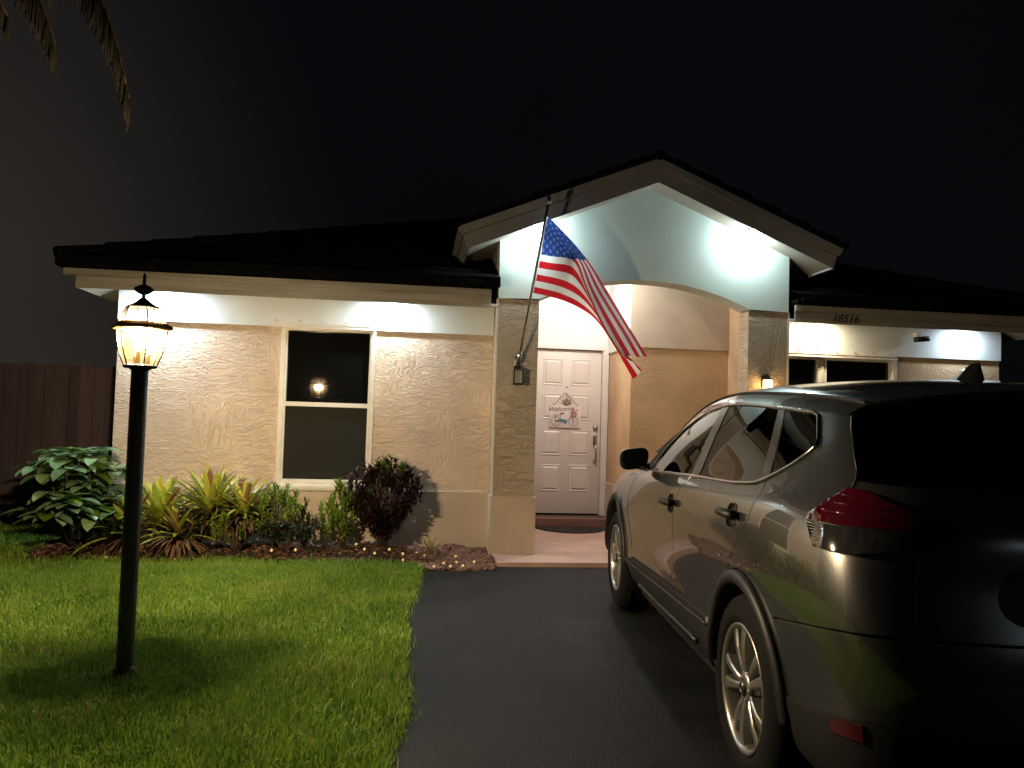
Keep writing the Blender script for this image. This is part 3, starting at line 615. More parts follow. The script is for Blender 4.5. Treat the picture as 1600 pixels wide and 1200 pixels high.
def patch(name,poly,mt,parent,off=0.0,step=.055,skirt=.018,holes=(),side=0,round_=0.0,shape=None):
    """panel of the car skin inside poly (column,row); side 0 left, 1 right, 2 both halves as one"""
    B=dens(poly,step); P=[Vector((x,y*RS)) for x,y in B]; ne=[(i,(i+1)%len(B)) for i in range(len(B))]
    hs=[dens(h,step*.5) for h in holes]
    for h in hs:
        k=len(P); P+= [Vector((x,y*RS)) for x,y in h]; ne+= [(k+i,k+(i+1)%len(h)) for i in range(len(h))]
    xs=[p[0] for p in B]; ys=[p[1] for p in B]; bp=np.array([(p.x,p.y) for p in P])
    for x in np.arange(min(xs)+step/2,max(xs),step):
        for y in np.arange(min(ys)*RS+step/2,max(ys)*RS,step):
            q=(x,y/RS)
            if pip(q,B) and not any(pip(q,h) for h in hs) and (np.hypot(bp[:,0]-x,bp[:,1]-y).min()>step*.5): P.append(Vector((x,y)))
    vo,eo,fo,_,_,_=delaunay_2d_cdt(P,ne,[],0,1e-6)
    cr=np.array([(p.x,p.y/RS) for p in vo]); fs=[]
    for f in fo:
        c=cr[list(f)].mean(0)
        if pip(c,B) and not any(pip(c,h) for h in hs): fs.append(tuple(f))
    used=sorted({i for f in fs for i in f}); mp={k:i for i,k in enumerate(used)}; cr=cr[used]; fs=[tuple(mp[i] for i in f) for f in fs]
    n=N(cr[:,0],cr[:,1]); o_=np.full(len(cr),off)
    if shape is not None: o_=o_+shape(cr)
    V=S(cr[:,0],cr[:,1])+n*o_[:,None]
    cnt={}
    for f in fs:
        for i in range(len(f)): e=(f[i],f[(i+1)%len(f)]); cnt[e]=1
    rim=[e for e in cnt if (e[1],e[0]) not in cnt]
    # make faces look outward
    f0=fs[len(fs)//2]; nn=np.cross(V[f0[1]]-V[f0[0]],V[f0[2]]-V[f0[0]]); flip=nn@n[f0[0]]<0
    if flip: fs=[f[::-1] for f in fs]; rim=[(b,a) for a,b in rim]
    if skirt:
        rv=sorted({i for e in rim for i in e}); mp2={k:len(V)+i for i,k in enumerate(rv)}; mp3={k:len(V)+len(rv)+i for i,k in enumerate(rv)}
        V=np.concatenate([V,V[rv],V[rv]-n[rv]*skirt]); sf=[(mp3[a],mp3[b],mp2[b],mp2[a]) for a,b in rim]
    else: sf=[]
    def mk(flipx):
        W=V.copy(); F=fs+sf
        if flipx: W[:,0]*=-1; F=[f[::-1] for f in F]
        return W,F
    W,F=mk(side==1)
    if side==2:
        W2,F2=mk(True); F=F+[tuple(i+len(W) for i in f) for f in F2]; W=np.concatenate([W,W2])
    me=bpy.data.meshes.new(name); me.from_pydata(W.tolist(),[],F); me.materials.append(mt); me.polygons.foreach_set('use_smooth',[True]*len(F)); me.update()
    NN=np.concatenate([n,n[rv],n[rv]]) if skirt else n
    if side==1: NN=NN*np.array([-1,1,1])
    if side==2: NN=np.concatenate([NN,NN*np.array([-1,1,1])])
    if shape is None: me.normals_split_custom_set_from_vertices(NN.tolist())
    if 0:
        bm=bmesh.new(); bm.from_mesh(me); bmesh.ops.remove_doubles(bm,verts=[v for v in bm.verts if abs(v.co.x)<2e-4],dist=1e-4); bm.to_mesh(me); bm.free()
    o=bpy.data.objects.new(name,me); COL.objects.link(o); o.parent=parent; return o
def strip(name,pts,rad,mt,parent,off=.002,side=0,n=6,mb=None,dn=6):
    """thin trim bead following the skin"""
    P=[]
    for i in range(len(pts)-1):
        for k in range(dn): t=k/dn; P.append((pts[i][0]+(pts[i+1][0]-pts[i][0])*t,pts[i][1]+(pts[i+1][1]-pts[i][1])*t))
    P.append(pts[-1]); cr=np.array(P); X=S(cr[:,0],cr[:,1])+N(cr[:,0],cr[:,1])*off
    if side: X[:,0]*=-1
    b=mb or MB(); b.tube([tuple(x) for x in X],rad,n)
    return b if mb else b.build(name,mt,parent)
RA=(-.085,.385); FA=(2.705,.385); RO,FO=.43,.465     # wheel-arch centres and radii
dbot=lambda v:.500+.03*(2.05-v)
rear_arch=arc(*RA,RO,-12,192); front_arch=arc(*FA,FO,-12,192)
# dark inner shell behind the panel gaps
patch('body_shell',[(0,.3),(4.05,.3)]+arc(*RA,RO-.03,-14,194)[::-1]+arc(*FA,FO-.03,-14,194)[::-1]+[(13.9,.3),(13.9,6.9),(9.1,6.9),(8.9,8.9),(0,8.9)],M['cloud_black'],car,off=-.014,step=.11,skirt=0,side=2)
# ---- skin panels, left then right
BEL=[(-.128,1.163),(-.153,1.11),(-.135,1.015),(-.05,.93),(.10,.86)]
rear_edge=[vz(*p) for p in BEL]
mid_edge=[vz(*p) for p in ((.84,1.112),(.889,1.043),(.944,.967),(.999,.807),(1.047,.636),(1.081,.53))]
fr_edge=[(8.62,7.0),(9.05,6.4),(9.20,4.9),(9.05,3.9),(8.93,3.1),(8.88,2.30)]
dlo_low=[(8.41,6.99),(7.336,6.94),(6.503,6.985),(5.831,6.95),(5.435,7.0),(5.264,7.17)]
dlo_rear=[(4.9,7.55),(4.564,7.996),(4.62,8.2),(5.026,8.93)]
hatch=[(3.85,8.98),(3.74,8.6),(3.616,8.27),(3.47,7.8),(3.349,7.478),(3.333,7.218),(3.366,7.0)]
light_edge=[(3.36,6.98),(3.7,6.56),(4.07,6.10),(4.075,5.98),(3.80,5.42),(3.48,5.44),(3.08,5.47),(2.45,5.66)]
bline=[(2.45,4.16),(2.875,4.109),(3.337,4.024),(4.0,3.83),(4.60,3.62)]
ra=[p for p in arc(*RA,RO-.01,-12,192)]   # from rear foot? angle 0 = forward
# split the arch ring by angle: 0 deg points forward (towards the nose), 180 deg to the tail
def seg(C_,rad,a0,a1,n=14): return arc(*C_,rad,a0,a1,n)
def cup(v,z,k_=28):
    c,r=vz(v,z); sc_=np.linalg.norm(S(c+.05,r)[0]-S(c-.05,r)[0])*10; sr=np.linalg.norm(S(c,r+.05)[0]-S(c,r-.05)[0])*10
    return [(c+(.062*math.cos(2*PI*k/k_)-.012)/sc_,r+.050*math.sin(2*PI*k/k_)/sr) for k in range(k_)]
def handle(door,v,z,side):
    s=-1 if side else 1; c,r=vz(v,z)
    X=S(c,r)[0]; n=N(c,r)[0]; t=S(c+.05,r)[0]-S(c-.05,r)[0]; t/=np.linalg.norm(t); u=S(c,r+.05)[0]-S(c,r-.05)[0]; u-=t*(u@t); u/=np.linalg.norm(u)
    fl=lambda p:Vector((p[0]*s,p[1],p[2]))
    # scooped recess and its bright lip
    b=MB(); ring=[]
    for k in range(28):
        w=2*PI*k/28; ring.append((.062*math.cos(w)-.012,.050*math.sin(w)))
    vs=[];fs=[]
    for i,(q,d) in enumerate(((1.0,.0),(.93,-.006),(.75,-.019),(.45,-.027),(.0,-.029))):
        for a,c_ in ring: vs.append(fl(X+t*((a+.012)*q-.012)+u*c_*q+n*(d-.0005)))
    for i in range(4):
        for k in range(28): k2=(k+1)%28; fs.append((i*28+k,i*28+k2,(i+1)*28+k2,(i+1)*28+k))
    b.add(vs,fs,0,True); b.tube([fl(X+t*a+u*c_-n*.0005) for a,c_ in ring],.0022,6,closed=True); b.build('handle_cup',M['paint'],door)
    b=MB(); pts=[(-.088,.002,.019),(-.082,.016,.019),(-.05,.026,.018),(0,.030,.0165),(.05,.028,.016),(.078,.019,.015),(.086,.003,.013)]
    b.tube([fl(X+t*a+n*(h+.006)+u*(.004-.0*a)) for a,h,_ in pts],[q for *_,q in pts],12); b.build('handle',M['black_plastic'],door)
for side in (0,1):
    P=lambda nm,poly,**k: patch(nm,poly,k.pop('mt',M['paint']),k.pop('par',car),side=side,**k)
    low=[vz(2.0,dbot(2.0)),vz(1.55,dbot(1.55)),vz(1.095,dbot(1.08))]
    hc=lambda v,z:[(vz(v,z)[0]+ .105*math.cos(2*PI*k/24)-.02,vz(v,z)[1]+.36*math.sin(2*PI*k/24)) for k in range(24)]
    fd=P('front_door',fr_edge[:-1]+[vz(2.075,dbot(2.07))]+low[1:]+[(p[0]+.006,p[1]) for p in mid_edge[::-1]]+[(p[0],p[1]-.03) for p in dlo_low[:3] if p[0]>7][::-1],holes=[cup(1.04,.947)])
    lowr=[vz(1.072,dbot(1.07)),vz(.70,dbot(.7)),vz(.36,dbot(.36))]
    rd=P('rear_door',[(p[0]-.006,p[1]) for p in mid_edge[:-1]]+lowr+seg(RA,RO+.006,24,66,9)+[(p[0]+.006,p[1]) for p in rear_edge[::-1][1:]]+[(p[0],p[1]-.03) for p in dlo_low[2:5]][::-1],holes=[cup(.07,1.006)])
    handle(fd,1.04,.947,side); handle(rd,.07,1.006,side)
    qp=[(p[0]-.006,p[1]) for p in rear_edge[:-1]]+seg(RA,RO+.006,68,146,14)+[(4.62,3.64)]+[(x,y+.03) for x,y in bline[::-1][1:]]+light_edge[::-1]+hatch[::-1]+[(4.4,9),(5.05,9.0)]+dlo_rear[::-1][0:]
    P('quarter_panel',qp)
    P('fender',[(8.91,2.32)]+seg(FA,FO+.006,172,10,24)+[(11.6,2.9),(12.6,2.9),(13.4,2.9),(13.9,2.9),(13.9,6.4),(13,6.6),(12,6.9),(11,6.98),(10,6.98),(8.66,6.99),(9.08,6.4),(9.235,4.9),(9.085,3.9),(8.965,3.1)])
    # sill cladding and arch flares: black plastic
    sp=[vz(2.245,.45),vz(2.07,.475),vz(1.5,.49),vz(.9,.51),vz(.40,.525),vz(.345,.47),(5.95,.9),(6.6,.25),(8.4,.25),(8.85,.9)]
    P('sill_cladding',sp,mt=M['black_plastic'],off=.006)
    b=MB()
    strip('x',[vz(2.235,.446),vz(1.5,.462),vz(.9,.48),vz(.37,.50)],.006,None,None,off=.008,side=side,mb=b); 
    strip('x',[vz(1.78,.372),vz(1.2,.378),vz(.5,.395)],.012,None,None,off=.012,side=side,mb=b); b.build('sill_strip',M['alloy'] if 0 else M['black_metal'],car)
    for C_,rad,w,a0,a1 in ((RA,RO,.052,-6,176),(FA,FO,.056,-4,184)):
        b=MB(); n=36; vs=[];fs=[]
        sec=[(0,-.004),(0.0,.010),(-.012,.020),(-w+.012,.024),(-w,.014),(-w-.006,-.05),(-w+.01,-.13)]
        for i in range(n+1):
            a=R(a0+(a1-a0)*i/n)
            for dr,du in sec:
                v=C_[0]+(rad+dr)*math.cos(a); z=C_[1]+(rad+dr)*math.sin(a)
                cr_=vz(C_[0]+(rad-.0)*math.cos(a),max(.29,C_[1]+rad*math.sin(a))); X=S(*cr_)[0]
                vs.append(((X[0]-du)*(-1 if side else 1),v,z))
        k=len(sec)
        for i in range(n):
            for j in range(k-1): fs.append((i*k+j,i*k+j+1,(i+1)*k+j+1,(i+1)*k+j))
        b.add(vs,fs,0,True); b.build('wheel_arch_trim',M['black_plastic'],car)
        b=MB(); s=1 if side else -1; q=[]
        for i in range(n+1):
            a=R(-25+230*i/n); q.append((C_[0]+(rad-.05)*math.cos(a),max(.2,C_[1]+(rad-.05)*math.sin(a))))
        b.add([(s*.90,v,z) for v,z in q]+[(s*.50,v,z) for v,z in q],[(i,i+1,n+2+i,n+1+i) for i in range(n)]+[tuple(range(n+1,2*n+2))],0,True); b.build('wheel_well',M['cloud_black'],car)
    # glass and pillars
    gtop=[(4.98,8.93),(5.6,8.96),(6.3,8.96),(6.9,8.955),(7.3,8.93),(7.62,8.86),(7.9,8.6),(8.15,8.1),(8.4,7.5),(8.46,7.05)]
    def dl(c,lst=dlo_low):
        L_=sorted(lst); return float(np.interp(c,[p[0] for p in L_],[p[1] for p in L_]))
    def tp(c): return float(np.interp(c,[p[0] for p in gtop],[p[1] for p in gtop]))
    g1=[(c,dl(c)+.05) for c in np.linspace(8.36,6.93,9)]+[(6.915,8.90)]+[(c,tp(c)-.05) for c in np.linspace(7.0,8.3,14)]
    g2=[(c,dl(c)+.05) for c in np.linspace(6.70,5.37,9)]+[(5.70,8.90)]+[(c,tp(c)-.05) for c in np.linspace(5.8,6.72,7)]
    g3=[(5.235,7.28),(4.93,7.66),(4.66,8.02),(4.67,8.2),(4.99,8.78),(5.08,8.88),(5.57,8.90)]
    for g in (g1,g2,g3): P('side_window',g,mt=M['carglass'],off=-.001,skirt=.01)
    P('pillar_trim',[(6.925,7.02),(6.705,7.02),(6.735,8.92),(6.905,8.92)],mt=M['pillar'],off=.002)
    P('pillar_trim',[(5.36,7.06),(5.24,7.24),(5.58,8.93),(5.69,8.93)],mt=M['pillar'],off=.002)
    P('window_surround',[(c,dl(c)+.0) for c in np.linspace(8.42,5.27,22)]+[(4.9,7.58),(4.6,7.996),(4.64,8.22),(4.98,8.94)]+gtop[1:],mt=M['gloss_black'],off=-.004,skirt=.01)
    b=MB(); strip('x',[(8.45,7.02)]+[(c,dl(c)) for c in np.linspace(8.36,5.27,22)]+[(4.9,7.57),(4.66,7.88),(4.575,8.03),(4.60,8.2),(4.93,8.86),(5.05,8.95)]+gtop[1:],.0062,None,None,off=.004,side=side,mb=b,dn=4); b.build('window_trim',M['chrome'],car)
    # tail light
    tx=np.array([2.02,2.35,2.6,2.85,3.1,3.345]); ty=np.array([6.40,6.50,6.63,6.80,6.92,6.97]); tm=nspline(tx,ty)
    upper=[(float(c),float(sev(tx,ty,tm,np.array([c]))[0])) for c in np.linspace(3.345,2.05,26)]
    red=upper+[(2.05,6.13),(2.62,6.10),(2.95,6.08),(3.43,6.02),(4.05,5.99),(4.055,6.08),(3.7,6.54)]
    clr=[(4.045,5.96),(3.79,5.45),(3.48,5.465),(3.08,5.49),(2.41,5.72),(2.07,5.97),(2.05,6.11),(2.62,6.08),(2.95,6.055),(3.43,5.995)]
    dome=lambda cr:.006+.010*np.clip((cr[:,0]-2.0)/1.0,0,1)*np.clip((4.1-cr[:,0])/.5,0,1)
    tl=P('tail_light',[(p[0],p[1]) for p in smoothpoly([(3.36,7.0),(4.08,6.06),(3.80,5.40),(3.0,5.43),(2.05,5.85),(2.0,6.3),(2.6,6.6)],4)] if 0 else [(3.36,6.99)]+[(c-.01,r_+.03) for c,r_ in upper]+[(2.02,5.95),(2.40,5.69),(3.08,5.455),(3.80,5.425),(4.07,5.97),(4.075,6.09),(3.7,6.56)],mt=M['black_plastic'],off=.003)
    P('red_lens',red,mt=M['red_lens'],par=tl,off=0,shape=dome,step=.028); P('clear_lens',clr,mt=M['clear_lens'],par=tl,off=0,shape=dome,step=.028)
    b=MB()
    for rr_ in (6.75,6.52,6.30): strip('x',[(3.9-(rr_-6.1)*.9,rr_),(3.3,rr_),(2.75,rr_)] if rr_<6.7 else [(3.42,rr_),(3.1,rr_),(2.8,rr_)],.0022,None,None,off=.0155,side=side,mb=b)
    b.build('light_guide',M['red_lens'],tl)
    b=MB()
    for i in range(7):
        rr_=5.92-.062*i; strip('x',[(3.99-.09*i*.55,rr_),(3.55-.05*i,rr_+.01)],.0028,None,None,off=.013,side=side,mb=b,dn=3)
    b.build('lens_rib',M['chrome'],tl)
    b=MB(); strip('x',[(4.075,6.09),(3.7,6.56),(3.37,6.99)],.004,None,None,off=.004,side=side,mb=b); b.build('light_edge',M['chrome'],tl)
    P('reflector',[(3.40,2.35),(2.957,2.53),(2.925,2.18),(3.41,2.07)],mt=M['red_dark'],off=.012)
    # mirror
    s=-1 if side else 1
    b=MB(); bm=bmesh.new(); bmesh.ops.create_uvsphere(bm,u_segments=24,v_segments=16,radius=1)
    for q in bm.verts:
        x,y,z=q.co; f=lambda t,e:math.copysign(abs(t)**e,t)
        q.co=Vector((f(x,.55)*.088,f(y,.6)*(.075 if y>0 else .030),f(z,.6)*.064)); q.co.z+=.012*q.co.x/.088
        q.co.x*=(1-.12*(z<0)*abs(z))
    mcx=-.995
    b.frombm(bm,0,Matrix.Translation((mcx*s,1.72,1.137))@(Matrix.Scale(-1,4,(1,0,0)) if side else Matrix.Identity(4)),True)
    b.tube([(-.90*s,1.80,1.085),(-.94*s,1.76,1.09),(-.985*s,1.73,1.105)],[.030,.024,.024],10)
    mi=b.build('mirror',M['gloss_black'],car)
    b=MB(); pl=[]
    for k in range(32):
        w=2*PI*k/32; f=lambda t,e:math.copysign(abs(t)**e,t); pl.append((mcx*s+f(math.cos(w),.6)*.074,1.137+f(math.sin(w),.65)*.050))
    b.prism([(x,z) for x,z in pl],1.686,1.692); b.build('mirror_glass',M['glass'],mi)
    # wheels
    for v0,lab in ((0,'rear'),(2.762,'front')):
        us=-.90*s
        whl=thing('wheel',None,None); whl.parent=car; whl.location=(us,v0,.36); whl.rotation_euler=(0,R(-90 if not side else 90),R(0)); del_=None
        b=MB(); r0=.362
        b.lathe([(.238,-.012),(.246,.008),(.27,.014),(.305,.012),(.332,.0),(.350,-.018),(.358,-.032),(r0,-.05),(r0,-.075),(.354,-.078),(.354,-.088),(r0,-.092),(r0,-.125),(.354,-.128),(.354,-.138),(r0,-.142),(r0,-.17),(.352,-.195),(.32,-.215),(.24,-.21)],72)
        for k in range(64):
            w=2*PI*k/64; Mx=Matrix.Rotation(w,4,'Z')@Matrix.Translation((.3565,0,-.042))@Matrix.Rotation(R(-32),4,'Y'); b.box(-.004,.0045,-.011,.011,-.014,.012,0,Mx)
        b.build('tyre',M['rubber'],whl)
        b=MB(); b.lathe([(.232,-.2),(.215,-.19),(.205,-.10),(.212,-.03),(.228,-.012),(.2385,-.004),(.2385,.006),(.230,.008),(.222,.0),(.212,-.014),(.205,-.05)],64)
        for k in range(5):
            for q,wd in ((-12.5,1),(12.5,1)):
                a=R(72*k+q+90); ca,sa=math.cos(a),math.sin(a)
                cs=[(.045,.015,-.012,-.055),(.085,.017,-.004,-.05),(.15,.021,.0,-.04),(.205,.028,-.004,-.04),(.226,.033,-.004,-.03)]
                vs=[]; tw=(1 if q>0 else -1)
                for rr_,hw_,zt,zb in cs:
                    off_=tw*(.012-.04*(rr_-.045)*0)
                    for e_,z_ in ((-hw_,zb),(-hw_*.8,zt-.004),(-hw_*.45,zt),(hw_*.45,zt),(hw_*.8,zt-.004),(hw_,zb)):
                        vs.append((rr_*ca-e_*sa,rr_*sa+e_*ca,z_))
                fs=[]
                for i in range(len(cs)-1):
                    for j in range(5): fs.append((i*6+j,(i+1)*6+j,(i+1)*6+j+1,i*6+j+1))
                b.add(vs,fs,0,False)
        b.lathe([(.062,-.05),(.060,-.012),(.05,-.006),(.034,-.004)],32)
        for k in range(5):
            a=R(72*k+90); b.lathe([(0,-.004),(.008,-.005),(.009,-.014)],10,M=Matrix.Translation((.046*math.cos(a+R(36)),.046*math.sin(a+R(36)),0)))
        b.build('rim',M['alloy'],whl)
        b=MB(); b.lathe([(0,.004),(.024,.003),(.031,-.002),(.033,-.010)],28); cap=b.build('hub_cap',M['black_plastic'],whl)
        b=MB(); b.lathe([(.0150,.0035),(.0165,.0062),(.0195,.0062),(.021,.0035)],28); b.box(-.024,.024,-.004,.004,.0038,.0068) if 0 else b.box(-.004,.004,-.024,.024,.0038,.0068); b.build('emblem',M['chrome'],whl)
        b=MB(); b.lathe([(.05,-.11),(.16,-.105),(.16,-.12),(.05,-.125)],40); b.build('brake_disc',M['steel'],whl)
# ---- parts that cross the middle
patch('tailgate',[(0,4.22),(2.42,4.19),(2.42,5.69),(2.37,5.70),(2.02,5.93),(2.0,6.45),(2.3,6.55),(2.60,6.62),(2.74,6.82),(2.96,6.95),(3.30,6.97),(3.29,7.20),(0,7.15)],M['paint'],car,side=2)
patch('rear_window',[(0,7.17),(3.30,7.22),(3.32,7.48),(3.44,7.8),(3.59,8.27),(3.71,8.6),(3.80,8.93),(0,8.93)],M['carglass'],car,off=.001,side=2)
for sd in (0,1): b=MB(); strip('x',[(3.81,8.93),(3.72,8.6),(3.60,8.27),(3.455,7.8),(3.335,7.478),(3.318,7.218),(3.345,7.0)],.004,None,None,off=.003,side=sd,mb=b); b.build('rear_window_trim',M['chrome'],car)
patch('bumper',[(0,4.17),(2.43,4.14),(2.875,4.08),(3.337,3.995),(4.0,3.80),(4.61,3.59)]+seg(RA,RO+.006,149,163,4)+[(4.38,2.03),(3.41,2.42),(2.9,2.62),(1.5,2.7),(0,2.72)],M['paint'],car,side=2)
patch('bumper_lower',[(4.37,2.0),(3.41,2.39),(2.9,2.59),(1.5,2.67),(0,2.69),(0,.3),(3.0,.3),(4.0,.35),(4.22,.9),(4.26,1.6)],M['black_plastic'],car,side=2,off=.004)
patch('plate_recess',[(0,4.42),(.7,4.42),(1.2,4.425),(1.38,4.45),(1.5,4.52),(1.58,4.63),(1.625,4.78),(1.635,4.95),(1.625,5.12),(1.595,5.29),(1.54,5.42),(1.45,5.49),(1.3,5.515),(.9,5.52),(0,5.52)],M['black_plastic'],car,side=2,off=.004)
# roof and windscreen: net of stations from tail to cowl, edge to middle
ed=lambda c:S(c,9)[0]
vst=[(4.0,-.52,-.80),(4.4,-.38,-.62),(5.0,-.2,-.3),(5.6,.05,.02),(6.4,.55,.55),(7.1,.95,.95),(7.7,1.31,1.33),(8.2,1.62,1.72),(8.7,1.92,2.08),(9.0,2.1,2.36)]
ctr=[1.500,1.520,1.545,1.566,1.584,1.585,1.568,1.475,1.29,1.13]
NETR=[]
for (c,v,vc),zc_ in zip(vst,ctr):
    e=ed(c); rows=[]
    hgt=zc_-e[2]
    fr=[(1,0),(.93,.40),(.80,.62),(.55,.84),(.28,.96),(0,1)] if c<7.5 else [(1,0),(.94,.34),(.82,.58),(.55,.84),(.28,.96),(0,1)]
    if c>8.1: fr=[(1,0),(.95,.22),(.82,.50),(.55,.80),(.28,.95),(0,1)]
    for fu,fz in fr: rows.append((e[0]*fu,e[1]+(vc-e[1])*(1-fu**2),e[2]+hgt*fz))
    NETR.append(rows)
NETR=np.array(NETR)
def RS_(i,j):
    m=nspline(np.arange(len(NETR)),NETR); A_=sev(np.arange(len(NETR)),NETR,m,np.asarray(i,float))   # (n,6,3)
    k=np.asarray(j,float); out=[]
    return np.stack([sev(np.arange(6),A_[t],nspline(np.arange(6),A_[t]),np.array([k[t]]))[0] for t in range(len(k))])
def roofpatch(name,i0,i1,j0,j1,mt,off=0,n1=40,n2=26,par=car,only=None):
    I,J=np.meshgrid(np.linspace(i0,i1,n1+1),np.linspace(j0,j1,n2+1),indexing='ij'); X=RS_(I.ravel(),J.ravel()); X[:,2]+=off
    Y=X.copy(); Y[:,0]*=-1; V=np.concatenate([X,Y]); F=[]
    if only is not None: V=(X,Y)[only]
    nn=(n1+1)*(n2+1)
    for a in range(n1):
        for b_ in range(n2):
            q=a*(n2+1)+b_; F.append((q,q+1,q+n2+2,q+n2+1)); F.append((nn+q,nn+q+n2+1,nn+q+n2+2,nn+q+1)) if only is None else None
    me=bpy.data.meshes.new(name); me.from_pydata(V.tolist(),[],F); me.materials.append(mt); me.polygons.foreach_set('use_smooth',[True]*len(F))
    bm=bmesh.new(); bm.from_mesh(me); bmesh.ops.remove_doubles(bm,verts=[v for v in bm.verts if abs(v.co.x)<1e-4],dist=1e-4); bmesh.ops.recalc_face_normals(bm,faces=bm.faces[:]); bm.to_mesh(me); bm.free()
    o=bpy.data.objects.new(name,me); COL.objects.link(o); o.parent=par; return o
rfo=roofpatch('roof',0,6.35,0,5,M['paint'])
roofpatch('windscreen',6.35,9,1.05,5,M['carglass'])
for sd in (0,1): roofpatch('windscreen_pillar',6.35,9,0,1.05,M['paint'],only=sd)
for sd in (-1,1):   # roof ditch strips
    b=MB(); X=RS_(np.linspace(.3,7.2,40),np.full(40,.95)); b.tube([(p[0]*sd,p[1],p[2]+.002) for p in X],.006,6); b.build('roof_strip',M['black_plastic'],car)
# spoiler under the roof's rear lip
b=MB(); X=RS_(np.zeros(13),np.linspace(0,5,13)); n=13
for sgn in (1,-1):
    top=[Vector((p[0]*sgn,p[1],p[2])) for p in X]; low=[Vector((p[0]*sgn,p[1]+.012,p[2]-.030)) for p in X]; inn=[Vector((p[0]*.97*sgn,p[1]+.10,p[2]-.045)) for p in X]
    b.add(top+low+inn,[(i,i+1,n+i+1,n+i) for i in range(n-1)]+[(n+i,n+i+1,2*n+i+1,2*n+i) for i in range(n-1)],0,True)
b.build('spoiler',M['paint'],car)
# shark-fin aerial on the rear of the roof
zb=RS_(np.array([2.9]),np.array([5.]))[0]
fin=MB(); N_=10
for i in range(N_+1):
    t=i/N_; z=.069*t
    vf=float(np.interp(z,[0,.008,.02,.04,.057,.065,.069],[.19,.155,.13,.10,.072,.05,.022])); vr_=float(np.interp(z,[0,.01,.069],[-.036,-.030,-.014])); hw_=.036*(1-t)**.8+.004
    c_=(vf+vr_)/2; h_=(vf-vr_)/2
    for j in range(16):
        w_=2*PI*j/16; fin.v.append((hw_*math.sin(w_)*abs(math.sin(w_))**.1,zb[1]+c_+h_*math.cos(w_),zb[2]-.006+z*1.05))
for i in range(N_):
    for j in range(16): fin.f.append((i*16+j,i*16+(j+1)%16,(i+1)*16+(j+1)%16,(i+1)*16+j)); fin.m.append(0); fin.sm.append(True)
fin.f.append(tuple(N_*16+j for j in range(16))); fin.m.append(0); fin.sm.append(True)
fin.build('aerial',M['gloss_black'],car)
# bonnet
b=MB(); vs=[];fs=[]; cs=np.linspace(8.7,14,40); n2=14
E_=S(cs,np.full(40,6.99))
for i in range(40):
    for j in range(n2+1):
        t=j/n2; e=E_[i]; vs.append((e[0]*(1-2*t),e[1]+.30*(1-(1-2*t)**2)*(1-i/39),e[2]+(.055*(1-(i/39)**4)+.0)*(1-(1-2*t)**2)))
for i in range(39):
    for j in range(n2): q=i*(n2+1)+j; fs.append((q,q+1,q+n2+2,q+n2+1))
b.add(vs,fs,0,True); b.build('bonnet',M['paint'],car)
b=MB(); b.box(-.80,.80,-.85,3.4,.20,.30); b.build('underbody',M['cloud_black'],car)
# ------------------------------------------------------------------ lamp post
LX,LY=-1.401,4.221
post=thing('lamp_post','dark garden lamp post on the lawn with a lit six-sided glass lantern','lamp post',(LX,LY,0))
b=MB(); b.lathe([(.041,-.05),(.041,1.545),(.036,1.55),(.036,1.56)],24)
b.lathe([(.041,.0),(.052,.0),(.052,.03),(.043,.045),(.041,.05)],24); b.build('pole',M['post'],post)
lan=MB(); hexr=lambda r,z,k:(r*math.cos(PI/3*k+PI/3),r*math.sin(PI/3*k+PI/3),z)
H=R(60)
lan.lathe([(0,1.556),(.074,1.556),(.086,1.562),(.086,1.570),(.078,1.575),(0,1.575)],6,rot0=H,smooth=False)
lan.lathe([(.030,1.54),(.05,1.55),(.05,1.556)],20)
lan.lathe([(.084,1.868),(.086,1.874),(.076,1.878),(.045,1.893),(.020,1.915),(.009,1.925),(.009,1.94)],6,rot0=H,smooth=False)
lan.lathe([(.008,1.935),(.03,1.945),(.046,1.958),(.048,1.966),(.044,1.972),(.026,1.984),(.009,1.99),(.007,2.0),(.011,2.006),(.007,2.014),(.009,2.03),(.003,2.05),(0,2.051)],20)
prof=[(.083,1.574),(.101,1.62),(.115,1.67),(.123,1.72),(.126,1.757)]; upp=[(.121,1.788),(.104,1.825),(.084,1.868)]
for k in range(6):
    lan.tube([hexr(r,z,k) for r,z in prof],.0042,6); lan.tube([hexr(r,z,k) for r,z in upp],.0038,6)
    a,c=hexr(upp[0][0],upp[0][1],k),hexr(upp[0][0],upp[0][1],k+1); d,e=hexr(upp[2][0],upp[2][1],k),hexr(upp[2][0],upp[2][1],k+1)
    lan.tube([[(p+q)/2 for p,q in zip(a,c)],[(p+q)/2 for p,q in zip(d,e)]],.0024,5)
lf=lan.build('lantern_frame',M['bar'],post)
b=MB(); b.lathe([(.122,1.752),(.146,1.756),(.157,1.764),(.150,1.776),(.126,1.790),(.116,1.790),(.116,1.775),(.118,1.758)],6,rot0=H,smooth=False,closed=True); b.build('brim',M['bronze'],lf)
g=MB()
for pr in (prof,upp):
    for k in range(6):
        for i in range(len(pr)-1): g.quad(hexr(pr[i][0]-.002,pr[i][1],k),hexr(pr[i][0]-.002,pr[i][1],k+1),hexr(pr[i+1][0]-.002,pr[i+1][1],k+1),hexr(pr[i+1][0]-.002,pr[i+1][1],k))
g.build('lantern_glass',M['lampglass'],post)
M['bulb']=emat('warm_bulb',(1,.81,.58),P_LAMP*26); M['candle']=mat('candle_sleeve',(.7,.6,.42),.5)
